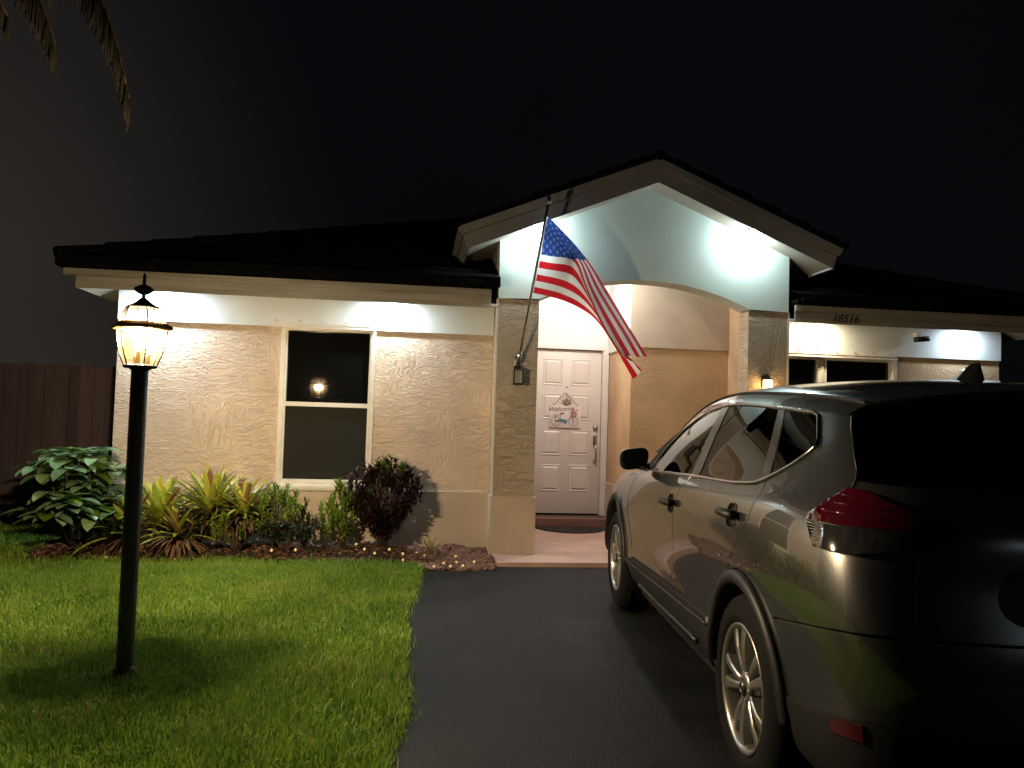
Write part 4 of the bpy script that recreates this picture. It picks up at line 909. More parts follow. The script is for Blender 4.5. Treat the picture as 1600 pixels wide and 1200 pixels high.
for k in range(3):
    a=2*PI*k/3+.5; x,y=.036*math.cos(a),.036*math.sin(a)
    b=MB(); b.lathe([(0,1.578),(.011,1.578),(.011,1.703),(0,1.703)],14,M=Matrix.Translation((x,y,0))); cs=b.build('candle_sleeve',M['candle'],post)
    b=MB(); b.lathe([(.006,1.703),(.013,1.711),(.0165,1.725),(.013,1.742),(.006,1.753),(0,1.757)],14,M=Matrix.Translation((x,y,0))); b.build('bulb',M['bulb'],post)
def light(name,kind,loc,power,col,size=.03,par=None,target=None,cone=150,blend=.8):
    l=bpy.data.lights.new(name,kind); l.energy=power; l.color=col; l.shadow_soft_size=size
    if kind=='SPOT': l.spot_size=R(cone); l.spot_blend=blend
    o=bpy.data.objects.new(name,l); COL.objects.link(o); o.location=loc
    if target is not None: o.rotation_euler=(Vector(target)-Vector(loc)).to_track_quat('-Z','Y').to_euler()
    return o
WARM=(1,.66,.34)
# ------------------------------------------------------------------ soffit spotlights
M['led']=emat('cool_led_lens',(.80,.95,1),40); M['led_warm']=emat('warm_led_lens',(1,.82,.55),30); M['can']=mat('white_can',(.75,.75,.72),.4)
def soffit_light(label,loc,power,col,lens,tilt=0,slope=0,out=0,cone=160,dirn=None):
    t=thing('soffit_light',label,'spotlight',loc,0,'soffit spotlights under the eaves'); t.rotation_euler=(tilt,slope,0)
    b=MB(); b.lathe([(.052,.002),(.056,-.006),(.053,-.014),(.044,-.016),(.040,-.008),(.0,-.008)],28); b.build('trim_ring',M['can'],t)
    b=MB(); b.lathe([(.039,-.0085),(.03,-.013),(0,-.015)],24); b.build('lens',lens,t)
    p=Vector(loc)+Vector((0,0,-.03)); l_=light('soffit_glow','POINT' if dirn else 'AREA',p+(Vector((0,.02,-.03)) if dirn else Vector()),power,col,.035,None,p+Vector((0,.0,-1)))
    if not dirn: l_.data.shape='DISK'; l_.data.size=.075
COOL=(.78,.94,1.0); ICE=(.70,.86,1.0)
soffit_light('white soffit spotlight glaring just right of the tall window',(-.27,7.835,2.546),P_EAVE,COOL,M['led'])
soffit_light('bluish soffit spotlight at the corner by the fence, behind the lamp post lantern',(-2.46,7.835,2.546),P_EAVE*2.0,ICE,M['led'])
zs=lambda x:GZ-.218-SL*abs(x-GX)
soffit_light('gable spotlight glaring beside the top of the flag',(1.12,7.37,zs(1.12)),P_GAB,COOL,M['led'],slope=-math.atan(SL),dirn=(.0,.75,-1))
soffit_light('gable spotlight on the slope away from the flag',(3.31,7.37,zs(3.31)),P_GAB,COOL,M['led'],slope=math.atan(SL),dirn=(0,.75,-1))
soffit_light('warm soffit spotlight above the wide window behind the car',(4.28,7.82,2.54),P_EAVE*.9,(1,.84,.58),M['led_warm'])
soffit_light('bluish soffit spotlight at the house corner beyond the car roof',(6.02,7.82,2.54),P_EAVE*.5,ICE,M['led'])
t=thing('porch_light','white round ceiling lamp above the front door','ceiling lamp',(1.90,8.44,3.10))
b=MB(); b.lathe([(0,.002),(.15,.002),(.15,-.02),(.135,-.03)],32); b.build('lamp_base',M['can'],t)
b=MB(); b.lathe([(.135,-.03),(.12,-.07),(.07,-.095),(0,-.10)],32); b.build('lamp_shade',emat('opal_shade',(1,.86,.74),4),t)
light('porch_glow','POINT',(1.90,8.44,2.97),P_PORCH,(1,.91,.85),.09)
# ------------------------------------------------------------------ wall lanterns on the columns
M['wl_glass']=mat('frosted_lantern_glass',(.5,.48,.44),.2,var=.1); M['wl_lit']=emat('lit_lantern_glass',(1,.62,.24),26)
def wall_lantern(label,x,lit):
    t=thing('wall_lantern',label,'wall lantern',(x,7.59,1.80),0,'wall lanterns on the porch columns')
    b=MB(); b.cbox(-.035,.035,-.014,-.001,-.05,.075,.004); b.tube([(0,-.014,.06),(0,-.05,.085),(0,-.075,.075),(0,-.078,.055)],.007,8); b.build('bracket',M['black_metal'],t)
    b=MB(); b.lathe([(0,.068),(.012,.062),(.02,.05),(.062,.030),(.064,.022),(.05,.022)],4,rot0=R(45),M=Matrix.Translation((0,-.078,0)),smooth=False)
    b.lathe([(0,-.115),(.055,-.115),(.058,-.107),(.058,-.100),(0,-.100)],4,rot0=R(45),M=Matrix.Translation((0,-.078,0)),smooth=False)
    for sx in (-1,1):
        for sy in (-1,1): b.box(sx*.037-.004,sx*.037+.004,-.078+sy*.037-.004,-.078+sy*.037+.004,-.10,.022)
        b.box(sx*.012-.002,sx*.012+.002,-.118,-.114,-.10,.022)
    b.build('lantern_frame',M['black_metal'],t)
    b=MB(); b.box(-.034,.034,-.078-.034,-.078+.034,-.0995,.0215); b.build('lantern_glass',M['wl_lit'] if lit else M['wl_glass'],t)
wall_lantern('small black unlit wall lantern under the flagpole bracket',1.0,False)
wall_lantern('small glowing wall lantern on the column behind the car roof',3.555,True)
# ------------------------------------------------------------------ flagpole and flag
fp=thing('flagpole','slanted metal flagpole in a bracket on the porch column','flagpole',(1.0,7.59,1.90))
q0=Vector((1.005,7.53,1.925)); q1=Vector((1.163,7.00,3.335)); dv=(q1-q0).normalized(); o0_=Vector((1.0,7.59,1.90))
b=MB(); b.tube([q0-o0_-dv*.02,q1-o0_],.0115,12); b.build('pole',M['steel'],fp)
b=MB(); b.tube([q1-o0_,q1-o0_+dv*.012,q1-o0_+dv*.03,q1-o0_+dv*.055,q1-o0_+dv*.075],[.013,.022,.024,.018,.004],12); b.build('finial',M['chrome'],fp)
b=MB(); b.cbox(-.028,.028,-.012,-.001,-.045,.075,.004); b.tube([(0,-.01,.015),q0-o0_,q0-o0_+dv*.09],[.016,.020,.018],12); b.ball((.0,-.035,.02),.026); b.tube([(.012,-.05,.05),(.045,-.055,.048)],.006,6); b.build('bracket',M['steel'],fp)
FLAG=np.array([[(1.153,7.029,3.239),(1.134,7.093,3.070),(1.114,7.159,2.897),(1.094,7.226,2.721),(1.076,7.290,2.554)],
 [(1.314,7.020,3.089),(1.273,6.980,2.995),(1.293,7.100,2.866),(1.271,7.180,2.687),(1.231,7.240,2.519)],
 [(1.552,7.060,2.855),(1.485,7.000,2.833),(1.411,6.960,2.803),(1.407,7.060,2.620),(1.383,7.160,2.466)],
 [(1.745,7.100,2.602),(1.606,7.000,2.596),(1.517,6.950,2.583),(1.573,7.080,2.482),(1.564,7.140,2.382)],
 [(1.969,7.100,2.263),(1.814,7.000,2.262),(1.679,6.940,2.237),(1.801,7.060,2.167),(1.748,7.120,2.207)],
 [(2.156,7.080,1.974),(2.003,7.000,1.962),(1.878,6.940,1.958),(2.079,7.040,1.861),(2.025,7.080,1.759)]])
nu,nv=90,78; aa=np.linspace(0,5,nu+1); bb=np.array([0,.27,.54,.77,1.])
A_=sev(np.arange(6),FLAG,nspline(np.arange(6),FLAG),aa); B_=np.swapaxes(A_,0,1)
G=sev(bb,B_,nspline(bb,B_),np.linspace(0,1,nv+1))       # (nv+1,nu+1,3)
rip=.006*np.sin(np.linspace(0,1,nu+1)[None,:]*38+np.linspace(0,1,nv+1)[:,None]*5)*np.linspace(0,1,nu+1)[None,:]
G[...,1]+=rip; G[...,0]+=rip*.4
V=G.reshape(-1,3); F=[(i*(nu+1)+j,i*(nu+1)+j+1,(i+1)*(nu+1)+j+1,(i+1)*(nu+1)+j) for i in range(nv) for j in range(nu)]
me=bpy.data.meshes.new('flag'); me.from_pydata(V.tolist(),[],F); me.polygons.foreach_set('use_smooth',[True]*len(F))
uv=me.uv_layers.new(name='cloth'); li=np.zeros(len(me.loops),int); me.loops.foreach_get('vertex_index',li)
UV=np.stack([(li%(nu+1))/nu,1-(li//(nu+1))/nv],1); uv.data.foreach_set('uv',UV.ravel().astype(np.float32))
def flagmat():
    m,nt,b=newmat('printed_nylon'); L=nt.links.new; out=nt.nodes['Material Output']
    u=nd(nt,'ShaderNodeUVMap',uv_map='cloth'); s=nd(nt,'ShaderNodeSeparateXYZ'); L(u.outputs[0],s.inputs[0])
    def mth(op,a,b_=None,c=None):
        n=nd(nt,'ShaderNodeMath',operation=op)
        for i,v in enumerate((a,b_,c)):
            if v is None: continue
            if hasattr(v,'links'): L(v,n.inputs[i])
            else: n.inputs[i].default_value=v
        return n.outputs[0]
    U,Vv=s.outputs[0],s.outputs[1]
    st=mth('MODULO',mth('FLOOR',mth('MULTIPLY',Vv,12.999)),2.0)      # 0 = red, 1 = white
    red=nd(nt,'ShaderNodeMix',data_type='RGBA'); L(st,red.inputs[0]); red.inputs[6].default_value=(.56,.012,.022,1); red.inputs[7].default_value=(.80,.79,.76,1)
    can=mth('MULTIPLY',mth('LESS_THAN',U,.4),mth('GREATER_THAN',Vv,6/13))
    # stars: two interlaced lattices, five-pointed
    def star(offx,offy):
        fx=mth('SUBTRACT',mth('FRACT',mth('ADD',mth('MULTIPLY',U,5.5/.4),offx)),.5); fy=mth('SUBTRACT',mth('FRACT',mth('ADD',mth('MULTIPLY',mth('SUBTRACT',Vv,6/13),4.5/(7/13)),offy)),.5)
        fx=mth('MULTIPLY',fx,1.15); r=mth('SQRT',mth('ADD',mth('MULTIPLY',fx,fx),mth('MULTIPLY',fy,fy))); an=mth('ARCTAN2',fx,fy)
        rad=mth('MULTIPLY_ADD',mth('COSINE',mth('MULTIPLY',an,5.0)),.10,.19); return mth('LESS_THAN',r,rad)
    sw=mth('MAXIMUM',star(.0,.0),star(.5,.5))
    blue=nd(nt,'ShaderNodeMix',data_type='RGBA'); L(mth('MULTIPLY',sw,.22),blue.inputs[0]); blue.inputs[6].default_value=(.010,.034,.17,1); blue.inputs[7].default_value=(.5,.55,.7,1)
    c=nd(nt,'ShaderNodeMix',data_type='RGBA'); L(can,c.inputs[0]); L(red.outputs[2],c.inputs[6]); L(blue.outputs[2],c.inputs[7])
    hm=mth('LESS_THAN',U,.022); c2=nd(nt,'ShaderNodeMix',data_type='RGBA'); L(hm,c2.inputs[0]); L(c.outputs[2],c2.inputs[6]); c2.inputs[7].default_value=(.75,.74,.70,1)
    L(c2.outputs[2],b.inputs['Base Color']); b.inputs['Roughness'].default_value=.6; b.inputs['Specular IOR Level'].default_value=.3
    v=coords(nt); n=nd(nt,'ShaderNodeTexNoise'); n.inputs['Scale'].default_value=18; L(v,n.inputs['Vector']); bp=nd(nt,'ShaderNodeBump'); bp.inputs['Strength'].default_value=.4; bp.inputs['Distance'].default_value=.012; L(n.outputs['Fac'],bp.inputs['Height']); L(bp.outputs['Normal'],b.inputs['Normal'])
    tl=nd(nt,'ShaderNodeBsdfTranslucent'); L(c2.outputs[2],tl.inputs['Color']); mx=nd(nt,'ShaderNodeMixShader'); mx.inputs[0].default_value=.3; L(b.outputs[0],mx.inputs[1]); L(tl.outputs[0],mx.inputs[2]); L(mx.outputs[0],out.inputs['Surface'])
    return m
me.materials.append(flagmat()); fo=bpy.data.objects.new('flag',me); COL.objects.link(fo); tag(fo,'red, white and blue striped national flag drooping from the slanted pole','flag')
# ------------------------------------------------------------------ welcome sign on the door
sg=thing('welcome_sign','square white Welcome sign with a painted bicycle hung on the front door','sign',(1.896,9.642,1.256))
b=MB(); b.cbox(-.199,.199,-.006,.006,0,.275,.003); b.build('board',mat('sign_board',(.74,.66,.62),.55,var=.04),sg)
b=MB(); b.tube([(-.165,0,.272),(-.085,.004,.355),(0,.006,.445),(.085,.004,.355),(.165,0,.272)],.0035,6); b.build('cord',mat('jute_cord',(.22,.15,.10),.9),sg)
b=MB(); bowc=(.015,0,.335)
for a in (20,160,200,340,90): 
    c=Vector((bowc[0]+.035*math.cos(R(a)),-.008,bowc[2]+.024*math.sin(R(a)))); b.ball(c,(.024,.008,.014),8)
b.tube([(.015,-.004,.33),(-.01,-.006,.28)],[.008,.012],6); b.tube([(.015,-.004,.33),(.035,-.006,.285)],[.008,.012],6); b.tube([(.015,0,.36),(.008,0,.43)],.004,6); b.build('bow',mat('burlap_bow',(.34,.27,.17),.9,var=.3,vscale=60),sg)
ink=mat('dark_paint',(.07,.035,.04),.6); teal=mat('teal_paint',(.10,.23,.27),.6); pink=mat('pink_paint',(.52,.20,.17),.6,island=.35); leaf_=mat('olive_paint',(.20,.20,.11),.6)
text_obj('lettering','Welcome',.082,ink,(-.06,-.0075,.234),(R(90),R(-4),0),sg,shear=.35,depth=.001,bold=.0)
b=MB()
for cx in (-.117,.105):
    b.tube([(cx+.058*math.cos(2*PI*k/28),-.008,.082+.058*math.sin(2*PI*k/28)) for k in range(28)],.0026,5,closed=True)
    for k in range(5): b.tube([(cx,-.0078,.082),(cx+.057*math.cos(2*PI*k/5+.4),-.0078,.082+.057*math.sin(2*PI*k/5+.4))],.0008,4)
    b.ball((cx,-.009,.082),.008,8)
ln=lambda *p:b.tube([(x,-.009,z) for x,z in p],.0025,5)
ln((-.117,.082),(-.02,.085),(.04,.108),(.075,.155),(.10,.168)); ln((-.055,.10),(-.062,.165)); ln((.105,.082),(.07,.16)); ln((-.145,.164),(-.06,.158)); ln((-.13,.162),(-.125,.085))
b.add([(-.075,-.0085,.182),(-.02,-.0085,.190),(-.008,-.0085,.196),(-.02,-.0085,.178),(-.045,-.0085,.163)],[(0,4,3,2,1)]); b.build('bicycle_drawing',ink,sg)
b=MB(); b.add([(-.112,-.0092,.092),(-.07,-.0092,.112),(-.01,-.0092,.108),(.025,-.0092,.09),(.02,-.0092,.055),(-.005,-.0092,.05),(-.04,-.0092,.075),(-.09,-.0092,.076)],[(7,6,5,4,3,2,1,0)]); b.build('frame_drawing',teal,sg)
b=MB()
for i in range(26):
    a=random.uniform(0,2*PI); r=random.uniform(0,.045); b.ball((.115+r*math.cos(a)*1.1,-.0085-.0002*i,.195+r*math.sin(a)*1.15),(.011,.002,.011),7)
b.build('flower_drawing',pink,sg)
b=MB()
for i in range(16):
    x,z=.085+random.uniform(-.05,.075),.185+random.uniform(-.03,.085); a=random.uniform(0,PI); b.tube([(x,-.008,z),(x+.022*math.cos(a),-.008,z+.022*math.sin(a))],[.003,.0008],4)
b.build('leaf_drawing',leaf_,sg)
# ------------------------------------------------------------------ doormat
b=MB(); k=28; pts=[(1.935+.44*math.cos(PI+PI*i/k),9.435+.50*math.sin(PI+PI*i/k)) for i in range(k+1)]
b.add([(x,y,.0455) for x,y in pts]+[(x,y,.058) for x,y in pts],[tuple(range(k+1,2*k+2)),tuple(range(k,-1,-1))]+[(i,i+1,k+2+i,k+1+i) for i in range(k)]+[(k,0,k+1,2*k+1)])
o=b.build('doormat',M['mat_rug']); tag(o,'dark half-round doormat on the pink porch floor below the door step','doormat')
# ------------------------------------------------------------------ security camera under the far eave
sc_=thing('security_camera','small dark security camera with a white base under the eave beyond the wide window','camera',(5.45,7.90,2.424))
b=MB(); b.lathe([(0,0),(.05,0),(.05,-.012),(.03,-.03),(.02,-.05),(.02,-.06)],20); b.build('base',M['can'],sc_)
b=MB(); b.tube([(-.05,-.02,-.075),(.03,-.045,-.068),(.095,-.065,-.062)],[.028,.030,.028],14); b.ball((.02,.01,-.06),.03); b.build('camera_body',M['black_plastic'],sc_)
# ------------------------------------------------------------------ board fence
fn=thing('board_fence','maroon board-on-board fence with clipped corners joined to the house corner','fence',(-2.9,9.3,0))
b=MB(); x=-.01; i=0
while x>-5.2:
    wd=.142+random.uniform(-.004,.004); fr=i%2; y=-.02 if fr else .006; h=1.80+random.uniform(-.008,.008); e=.028
    b.prism([(x-wd,0.03),(x,0.03),(x,h-e),(x-e,h),(x-wd+e,h),(x-wd,h-e)],y,y+.018); x-=wd-.012 if fr else wd-.012; i+=1
b.build('boards',M['fence'],fn)
b=MB()
for z in (.35,1.0,1.6): b.box(-5.2,-.02,.025,.06,z,z+.09)
b.build('rail',M['fence'],fn)
for px in (-.06,-2.5,-4.9): b=MB(); b.box(px-.045,px+.045,.061,.15,-.02,1.75); b.build('fence_post',M['fence'],fn)
b=MB(); b.cbox(-.105,-.085,-.045,-.021,1.12,1.22,.004); b.build('latch',M['can'],fn)

# ------------------------------------------------------------------ street lamp across the road (behind the camera): its glints sit on the car's tail
sl=thing('street_lamp','tall street lamp across the road whose cool light glints on the tail of the car','street lamp',(7.5,-15,0))
b=MB(); b.lathe([(.11,0),(.09,1.5),(.06,6.2)],16); b.tube([(0,0,6.1),(0,.15,6.4),(0,.6,6.55),(0,1.2,6.55)],[.06,.05,.045,.04],10); b.build('pole',M['steel'],sl)
b=MB(); b.cbox(-.13,.13,1.0,1.7,6.50,6.60,.02); b.build('lamp_head',M['black_metal'],sl)
b=MB(); b.box(-.11,.11,1.08,1.64,6.492,6.4995); b.build('lens',emat('street_led',(.82,.93,1),300),sl)
# ------------------------------------------------------------------ plants
class LB:
    """leaf builder: each leaf is one loose island of quads, folded along its midrib"""
    def __init__(s): s.V=[];s.F=[]
    def leaf(s,p,dirn,up,L_,W,bend=.6,fold=.25,n=5,shape='lance',twist=0):
        d=Vector(dirn).normalized(); u=Vector(up); sd=d.cross(u); 
        if sd.length<1e-4: sd=d.orthogonal()
        sd.normalize(); u=sd.cross(d).normalized(); p=Vector(p); base=len(s.V); step=L_/n; ang=0
        for i in range(n+1):
            t=i/n
            if shape=='strap': wv=W*(.75+.25*math.sin(PI*min(1,t*1.2)))*(1 if t<.78 else max(.02,1-((t-.78)/.22)**1.6))
            elif shape=='oval': wv=W*max(.03,math.sin(PI*min(1,.06+.94*t))**.75)
            elif shape=='ovate': wv=W*max(.03,math.sin(PI*(t**.75))**.9)
            else: wv=W*max(.03,math.sin(PI*(.08+.92*t)**.85))
            a=bend*t; dd=(d*math.cos(a)-u*math.sin(a)); uu=(u*math.cos(a)+d*math.sin(a))
            lift=uu*(fold*wv/2)
            s.V.append(tuple(p-sd*wv/2+lift)); s.V.append(tuple(p)); s.V.append(tuple(p+sd*wv/2+lift)); p=p+dd*step
        for i in range(n): q=base+3*i; s.F+= [(q,q+1,q+4,q+3),(q+1,q+2,q+5,q+4)]
    def build(s,name,m,parent): return npmesh(name,s.V,[np.array(s.F)],m,True,parent)
def leafmat(name,col,rough=.35,island=.3,hue=.02,trans=.25,spec=.5): return mat(name,col,rough,var=.15,vscale=20,island=island,hue=hue,trans=trans,spec=spec)
M['big_leaf']=leafmat('glossy_dark_leaf',(.22,.35,.16),.27,.35,.02,.15,.9); M['young_leaf']=leafmat('bright_green_leaf',(.13,.22,.02),.3)
M['brom']=leafmat('bromeliad_leaf',(.46,.46,.06),.35,.35,.03,.2); M['brom_red']=leafmat('reddish_leaf_tip',(.24,.12,.04),.4); M['dry']=leafmat('dry_leaf',(.17,.10,.05),.8,.5,.02,.1,.2)
M['small_green']=leafmat('small_green_leaf',(.21,.30,.035),.35,.4,.02); M['croton']=leafmat('dark_red_leaf',(.036,.014,.011),.35,.6,.02,.15); M['croton_new']=leafmat('green_new_leaf',(.12,.17,.03),.35)
M['dark_green']=leafmat('dark_green_leaf',(.035,.055,.02),.5,.4,.02)
M['spider']=leafmat('cream_striped_leaf',(.36,.31,.12),.45,.25,.015); M['stem']=mat('woody_stem',(.07,.045,.025),.85,var=.3)
def rnd(a,b): return random.uniform(a,b)
def sph(): 
    z=rnd(-1,1); a=rnd(0,2*PI); r=math.sqrt(1-z*z); return Vector((r*math.cos(a),r*math.sin(a),z))
# broad-leaved shrub at the house corner
random.seed(21)
bx,by=-2.98,7.52; sh=thing('broadleaf_shrub','rounded shrub of big glossy oval leaves in front of the fence end','shrub',(bx,by,.03))
lb=LB(); ly=LB(); st=MB()
for i in range(58):
    a=rnd(0,2*PI); r=rnd(.06,.40); top=Vector((r*math.cos(a)*1.08,r*math.sin(a)*.85,rnd(.42,1.0)*(1-.55*(r/.45)**2)))
    st.tube([(rnd(-.05,.05),rnd(-.04,.04),0),(top.x*.45,top.y*.45,top.z*.55),tuple(top)],[.012,.008,.005],6)
    for k in range(random.randint(5,8)):
        b2=2*PI*k/6.5+rnd(-.4,.4); dr=Vector((math.cos(b2)+top.x*.8,math.sin(b2)+top.y*.8,rnd(-.1,.45)))
        (ly if random.random()<.13 else lb).leaf(top+Vector((0,0,rnd(-.04,.03))),dr,(0,0,1),rnd(.18,.27),rnd(.10,.15),rnd(.5,1.1),.18,6,'oval')
lb.build('leaves',M['big_leaf'],sh); ly.build('young_leaves',M['young_leaf'],sh); st.build('stems',M['stem'],sh)
# bromeliad clumps
def brom(x,y,label,n,L0,L1,W,seed,tilt=(.15,1.25),z0=.06,dry=30,red=.12,hz=.0):
    random.seed(seed); t=thing('bromeliad',label,'bromeliad',(x,y,bedz(x,min(y,7.98))-.01),0,'bromeliads along the house wall'); lb=LB(); lr=LB(); ld=LB()
    for i in range(n):
        f=i/n; az=i*2.39996+rnd(-.2,.2); el=R(88)-(tilt[0]+(tilt[1]-tilt[0])*f); L_=rnd(L0,L1)*(1 if f>.2 else .85)
        d=Vector((math.cos(az)*math.cos(el),math.sin(az)*math.cos(el)*.8,math.sin(el)))
        (lr if random.random()<red else lb).leaf((rnd(-.02,.02),rnd(-.02,.02),hz+z0*(1-f)),d,(0,0,1),L_,W*rnd(.8,1.15),rnd(.25,.85)*(.5+f),.35,7,'strap')
    for i in range(dry):
        az=rnd(0,2*PI); el=rnd(-.3,.45); d=Vector((math.cos(az),math.sin(az)*.8,math.sin(el)))
        ld.leaf((math.cos(az)*.04,math.sin(az)*.04,max(.1,hz*.9)),d,(0,0,1),rnd(.16,.34),rnd(.012,.03),rnd(.6,1.5),.3,5,'strap')
    lb.build('leaves',M['brom'],t); 
    if lr.V: lr.build('red_leaves',M['brom_red'],t)
    if ld.V: ld.build('dry_leaves',M['dry'],t)
brom(-2.50,7.50,'low bromeliad with long arching leaves just behind the lamp post, beside the broad-leaved shrub',44,.36,.56,.06,3,(.2,1.35),hz=.10,dry=80)
brom(-2.28,7.62,'yellow-green bromeliad just right of the lamp post pole, red tips at its top',44,.36,.54,.062,4,(.1,1.1),hz=.20,dry=40,red=.10)
brom(-1.84,7.62,'tallest bromeliad, in the middle of the clump, leaf tips reaching highest',54,.40,.60,.064,5,(.1,1.05),hz=.30,dry=110,red=.07)
brom(-1.52,7.55,'bromeliad with yellow leaves pointing at the window, at the right end of its clump',34,.28,.44,.052,6,(.3,1.3),hz=.34,dry=90,red=.1)
brom(-2.06,7.42,'small bromeliad at the front of the clump over a skirt of dry leaves',30,.26,.42,.05,8,(.3,1.4),hz=.12,dry=110)
def bush(name,label,x,y,rx_,ry_,h,n,L_,W,mats,seed,stems=14,cat='shrub',z0=.15,shape='lance',per=7,up=.7,group=None,taper=.0):
    random.seed(seed); t=thing(name,label,cat,(x,y,bedz(x,min(y,7.95))-.005),0,group); lbs=[LB() for _ in mats]; st=MB()
    for i in range(n):
        q=sph(); rr_=rnd(.45,1)**.5; zz=.5+.5*q.z*rr_; wf=(.45+.55*min(1,zz*1.8)) if taper else 1
        wob=1+.18*math.sin(5*math.atan2(q.y,q.x)+seed)+rnd(-.12,.12)
        p=Vector((q.x*rx_*rr_*wf*wob,q.y*ry_*rr_*wf,z0+(h-z0)*min(1.04,zz*rnd(.94,1.06))))
        if i%3==0: st.tube([(rnd(-.03,.03),rnd(-.02,.02),0),(p.x*.35,p.y*.35,p.z*.5),tuple(p)],[.008,.005,.002],5)
        out=Vector((p.x/rx_,p.y/ry_,(p.z-h*.35)/h*1.6)); 
        for k in range(per):
            a=k*2.4+rnd(-.4,.4); d=Vector((math.cos(a),math.sin(a),0))*rnd(.5,1)+out.normalized()*.7+Vector((0,0,up*rnd(.4,1.3)))
            j=0 if random.random()<mats[0][1] else random.randrange(len(mats)); 
            if len(mats)>1 and zz>.86 and random.random()<.45: j=1
            lbs[j].leaf(p+Vector((0,0,-.012*k)),d,(0,0,1),L_*rnd(.7,1.2),W*rnd(.8,1.2),rnd(.1,.9),.3,4,shape)
    for (mname,_),l in zip(mats,lbs):
        if l.V: l.build('leaves',M[mname],t)
    st.build('stems',M['stem'],t); return t
bush('croton','dark red round bush under the window corner, the darkest and biggest in the bed',-.235,7.58,.34,.27,.86,330,.065,.030,[('croton',.93),('croton_new',0)],31,shape='ovate',per=9,up=.6,taper=1)
bush('leafy_shrub','upright yellow-green shrub between the dark red bush and the window sill',-.62,7.66,.17,.14,.66,46,.085,.026,[('small_green',1)],32,per=8,up=1.0,taper=1)
bush('leafy_shrub','thin upright green sprig left of the yellow-green shrub',-.80,7.62,.07,.07,.50,18,.075,.024,[('small_green',1)],36,per=8,up=1.2)
bush('leafy_shrub','fine-leaved green shrub at the left end of the window sill',-1.22,7.60,.22,.17,.58,72,.075,.022,[('small_green',1)],33,per=8,up=.9,taper=1)
bush('leafy_shrub','low dark brownish seedling in the shade between two green shrubs',-.95,7.50,.12,.10,.38,26,.065,.020,[('croton',.6),('small_green',0)],34,per=7,up=1.0,taper=1)
bush('leafy_shrub','dark green filler shrub under the right end of the bromeliads',-1.55,7.45,.24,.15,.42,60,.06,.024,[('small_green',1)],37,per=7,up=.6)
bush('filler_shrub','dense dark shrub behind the dry leaves at the right end of the bromeliads',-1.62,7.68,.30,.18,.50,150,.07,.03,[('croton',.75),('small_green',0)],38,shape='ovate',per=8,up=.5)
bush('filler_shrub','low dark undergrowth between the broad-leaved shrub and the lamp post',-2.72,7.42,.26,.14,.34,90,.08,.032,[('dark_green',1)],39,shape='ovate',per=7,up=.4)
bush('filler_shrub','low dark undergrowth in front of the fine-leaved green shrub',-1.12,7.38,.24,.10,.26,80,.06,.022,[('dark_green',.8),('croton',0)],40,per=7,up=.5)
bush('filler_shrub','dark leafy undergrowth under the tallest bromeliad',-1.95,7.52,.30,.16,.36,110,.07,.028,[('dark_green',.8),('croton',0)],42,shape='ovate',per=7,up=.4)
random.seed(41)
sp=thing('spider_plant','small cream striped rosette alone in the mulch by the porch','plant',(.203,7.30,.04)); lb=LB(); ld=LB()
for i in range(17):
    az=i*2.4; el=R(rnd(50,84)); lb.leaf((rnd(-.01,.01),rnd(-.01,.01),.03),(math.cos(az)*math.cos(el),math.sin(az)*math.cos(el),math.sin(el)),(0,0,1),rnd(.15,.24),rnd(.013,.02),rnd(.2,.9),.35,5,'strap')
for i in range(10):
    az=rnd(0,2*PI); ld.leaf((0,0,.03),(math.cos(az),math.sin(az),.1),(0,0,1),rnd(.08,.15),.008,.5,.2,4,'strap')
lb.build('leaves',M['spider'],sp); ld.build('dry_leaves',M['dry'],sp)
# low ground cover and dead leaves on the shaded soil
random.seed(51); lb=LB()
for i in range(1800):
    x=rnd(-3.3,-.05); y=rnd(7.24,7.75); z=bedz(x,y); a=rnd(0,2*PI); lb.leaf((x,y,z+.005),(math.cos(a),math.sin(a),rnd(0,.5)),(0,0,1),rnd(.04,.14),rnd(.008,.022),rnd(.2,1.2),.3,4,'lance')
o=lb.build('leaf_litter',M['dry'],None); tag(o,'brown dead leaves lying under the plants along the wall','leaves',kind='stuff')
# fairy lights among the mulch
M['fairy']=emat('fairy_bulb',(1,.70,.30),.38)
pts=[(-.50,7.70),(-.40,7.50),(-.177,7.45),(-.05,7.40),(-.035,7.25),(.085,7.62),(.10,7.02),(.24,7.00),(.378,7.02),(.49,7.03),(-1.24,7.40),(-1.02,7.38),(-2.04,7.26),(-2.61,7.27),(.443,7.18),(.44,7.33),(.33,7.12),(.15,7.45),(-.30,7.32),(.60,7.12)]
proto=None
for x,y in pts:
    z=bedz(x,y)
    if proto is None:
        b=MB(); b.ball((0,0,.014),(.013,.013,.015),10); proto=o=b.build('fairy_light',M['fairy'])
    else: o=proto.copy(); COL.objects.link(o)
    o.location=(x,y,z+.010); o.rotation_euler=(rnd(-.6,.6),rnd(-.6,.6),0); tag(o,'tiny glowing fairy light bulb lying on the planting bed','fairy light','fairy lights in the planting bed')
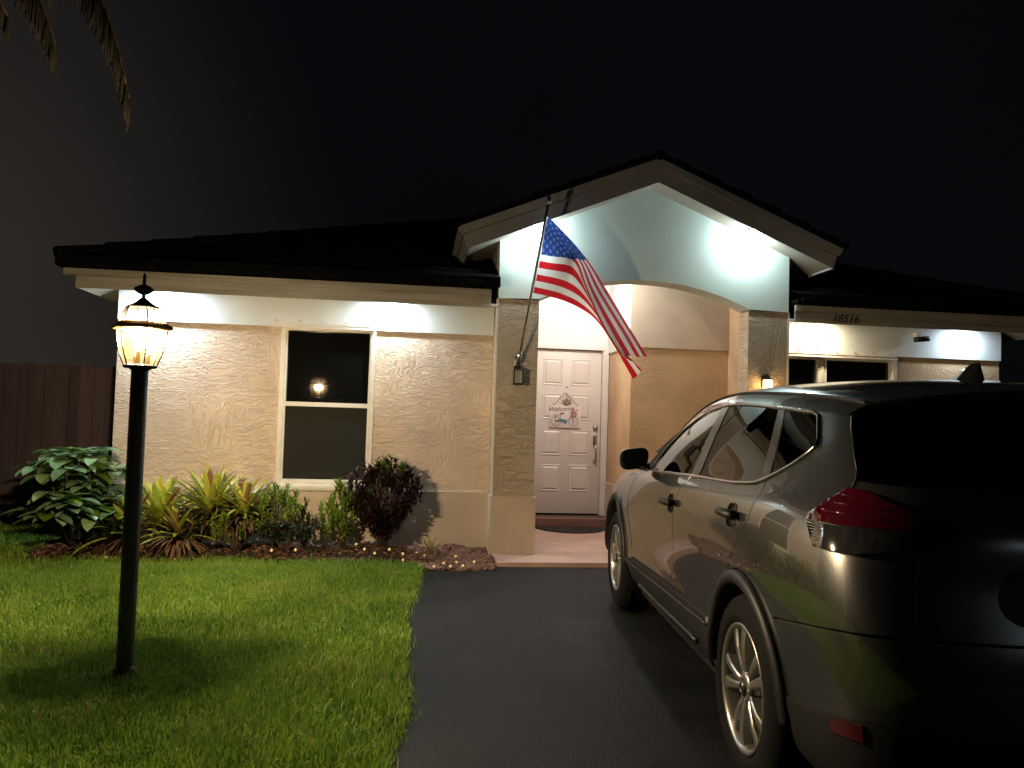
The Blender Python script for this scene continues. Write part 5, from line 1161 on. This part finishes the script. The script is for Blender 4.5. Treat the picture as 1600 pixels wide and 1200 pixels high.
# palm whose fronds hang into the picture
random.seed(61)
pm=thing('palm_tree','palm tree with dim drooping fronds hanging above the lawn','palm tree',(-3.35,4.6,0))
b=MB(); prof=[]
for i in range(26): z=i*.17; prof.append((.15-.012*i/26*2+.010*(i%2),z))
b.lathe(prof,20); b.build('trunk',mat('palm_bark',(.10,.08,.06),.95,var=.4,vscale=10,bump=.8,bscale=20,dist=.02),pm)
lb=LB(); st=MB(); crown=Vector((0,0,4.25))
def frond(path,width,nl,droop):
    P=[Vector(p) for p in path]; pts=[]
    n=24
    for i in range(n+1):
        t=i/n; a,b_,c,d=P; pts.append(a*(1-t)**3+b_*3*t*(1-t)**2+c*3*t*t*(1-t)+d*t**3)
    st.tube(pts,[.022*(1-.8*i/n) for i in range(n+1)],6)
    for i in range(3,n+1):
        for k in range(nl):
            t=i/n; tg=(pts[i]-pts[i-1]).normalized(); s_=1 if k%2 else -1; side_=tg.cross(Vector((0,0,1))).normalized()*s_
            d=side_*rnd(.5,1)+tg*rnd(.4,.9)+Vector((0,0,-droop*rnd(.5,1.3))); p=pts[i-1].lerp(pts[i],rnd(0,1))
            lb.leaf(p,d,(0,0,1),width*(.6+.5*math.sin(PI*t))*rnd(.8,1.1),rnd(.008,.016),rnd(.5,1.2),.3,5,'strap')
frond([crown,(.35,.1,4.8),(1.25,.35,4.75),(1.54,.42,3.25)],.36,22,2.2)
frond([crown,(.25,.1,4.6),(.85,.32,4.5),(1.10,.40,3.55)],.36,20,2.0)
frond([crown,(.2,.3,4.4),(.55,.5,4.2),(.72,.6,3.8)],.30,7,1.5)
for i in range(13):
    a=R(60+i*24)+rnd(-.1,.1); c,s_=math.cos(a),math.sin(a); 
    if c>.55: continue
    e=rnd(.2,.9); frond([crown,(.4*c,.4*s_,4.7+e*.4),(1.0*c,1.0*s_,4.7+e*.4),(1.5*c,1.5*s_,3.7+e)],.34,4,.9)
lb.build('fronds',leafmat('palm_frond',(.024,.019,.008),.8,.4,.02,.3),pm); st.build('frond_stalks',M['stem'],pm)
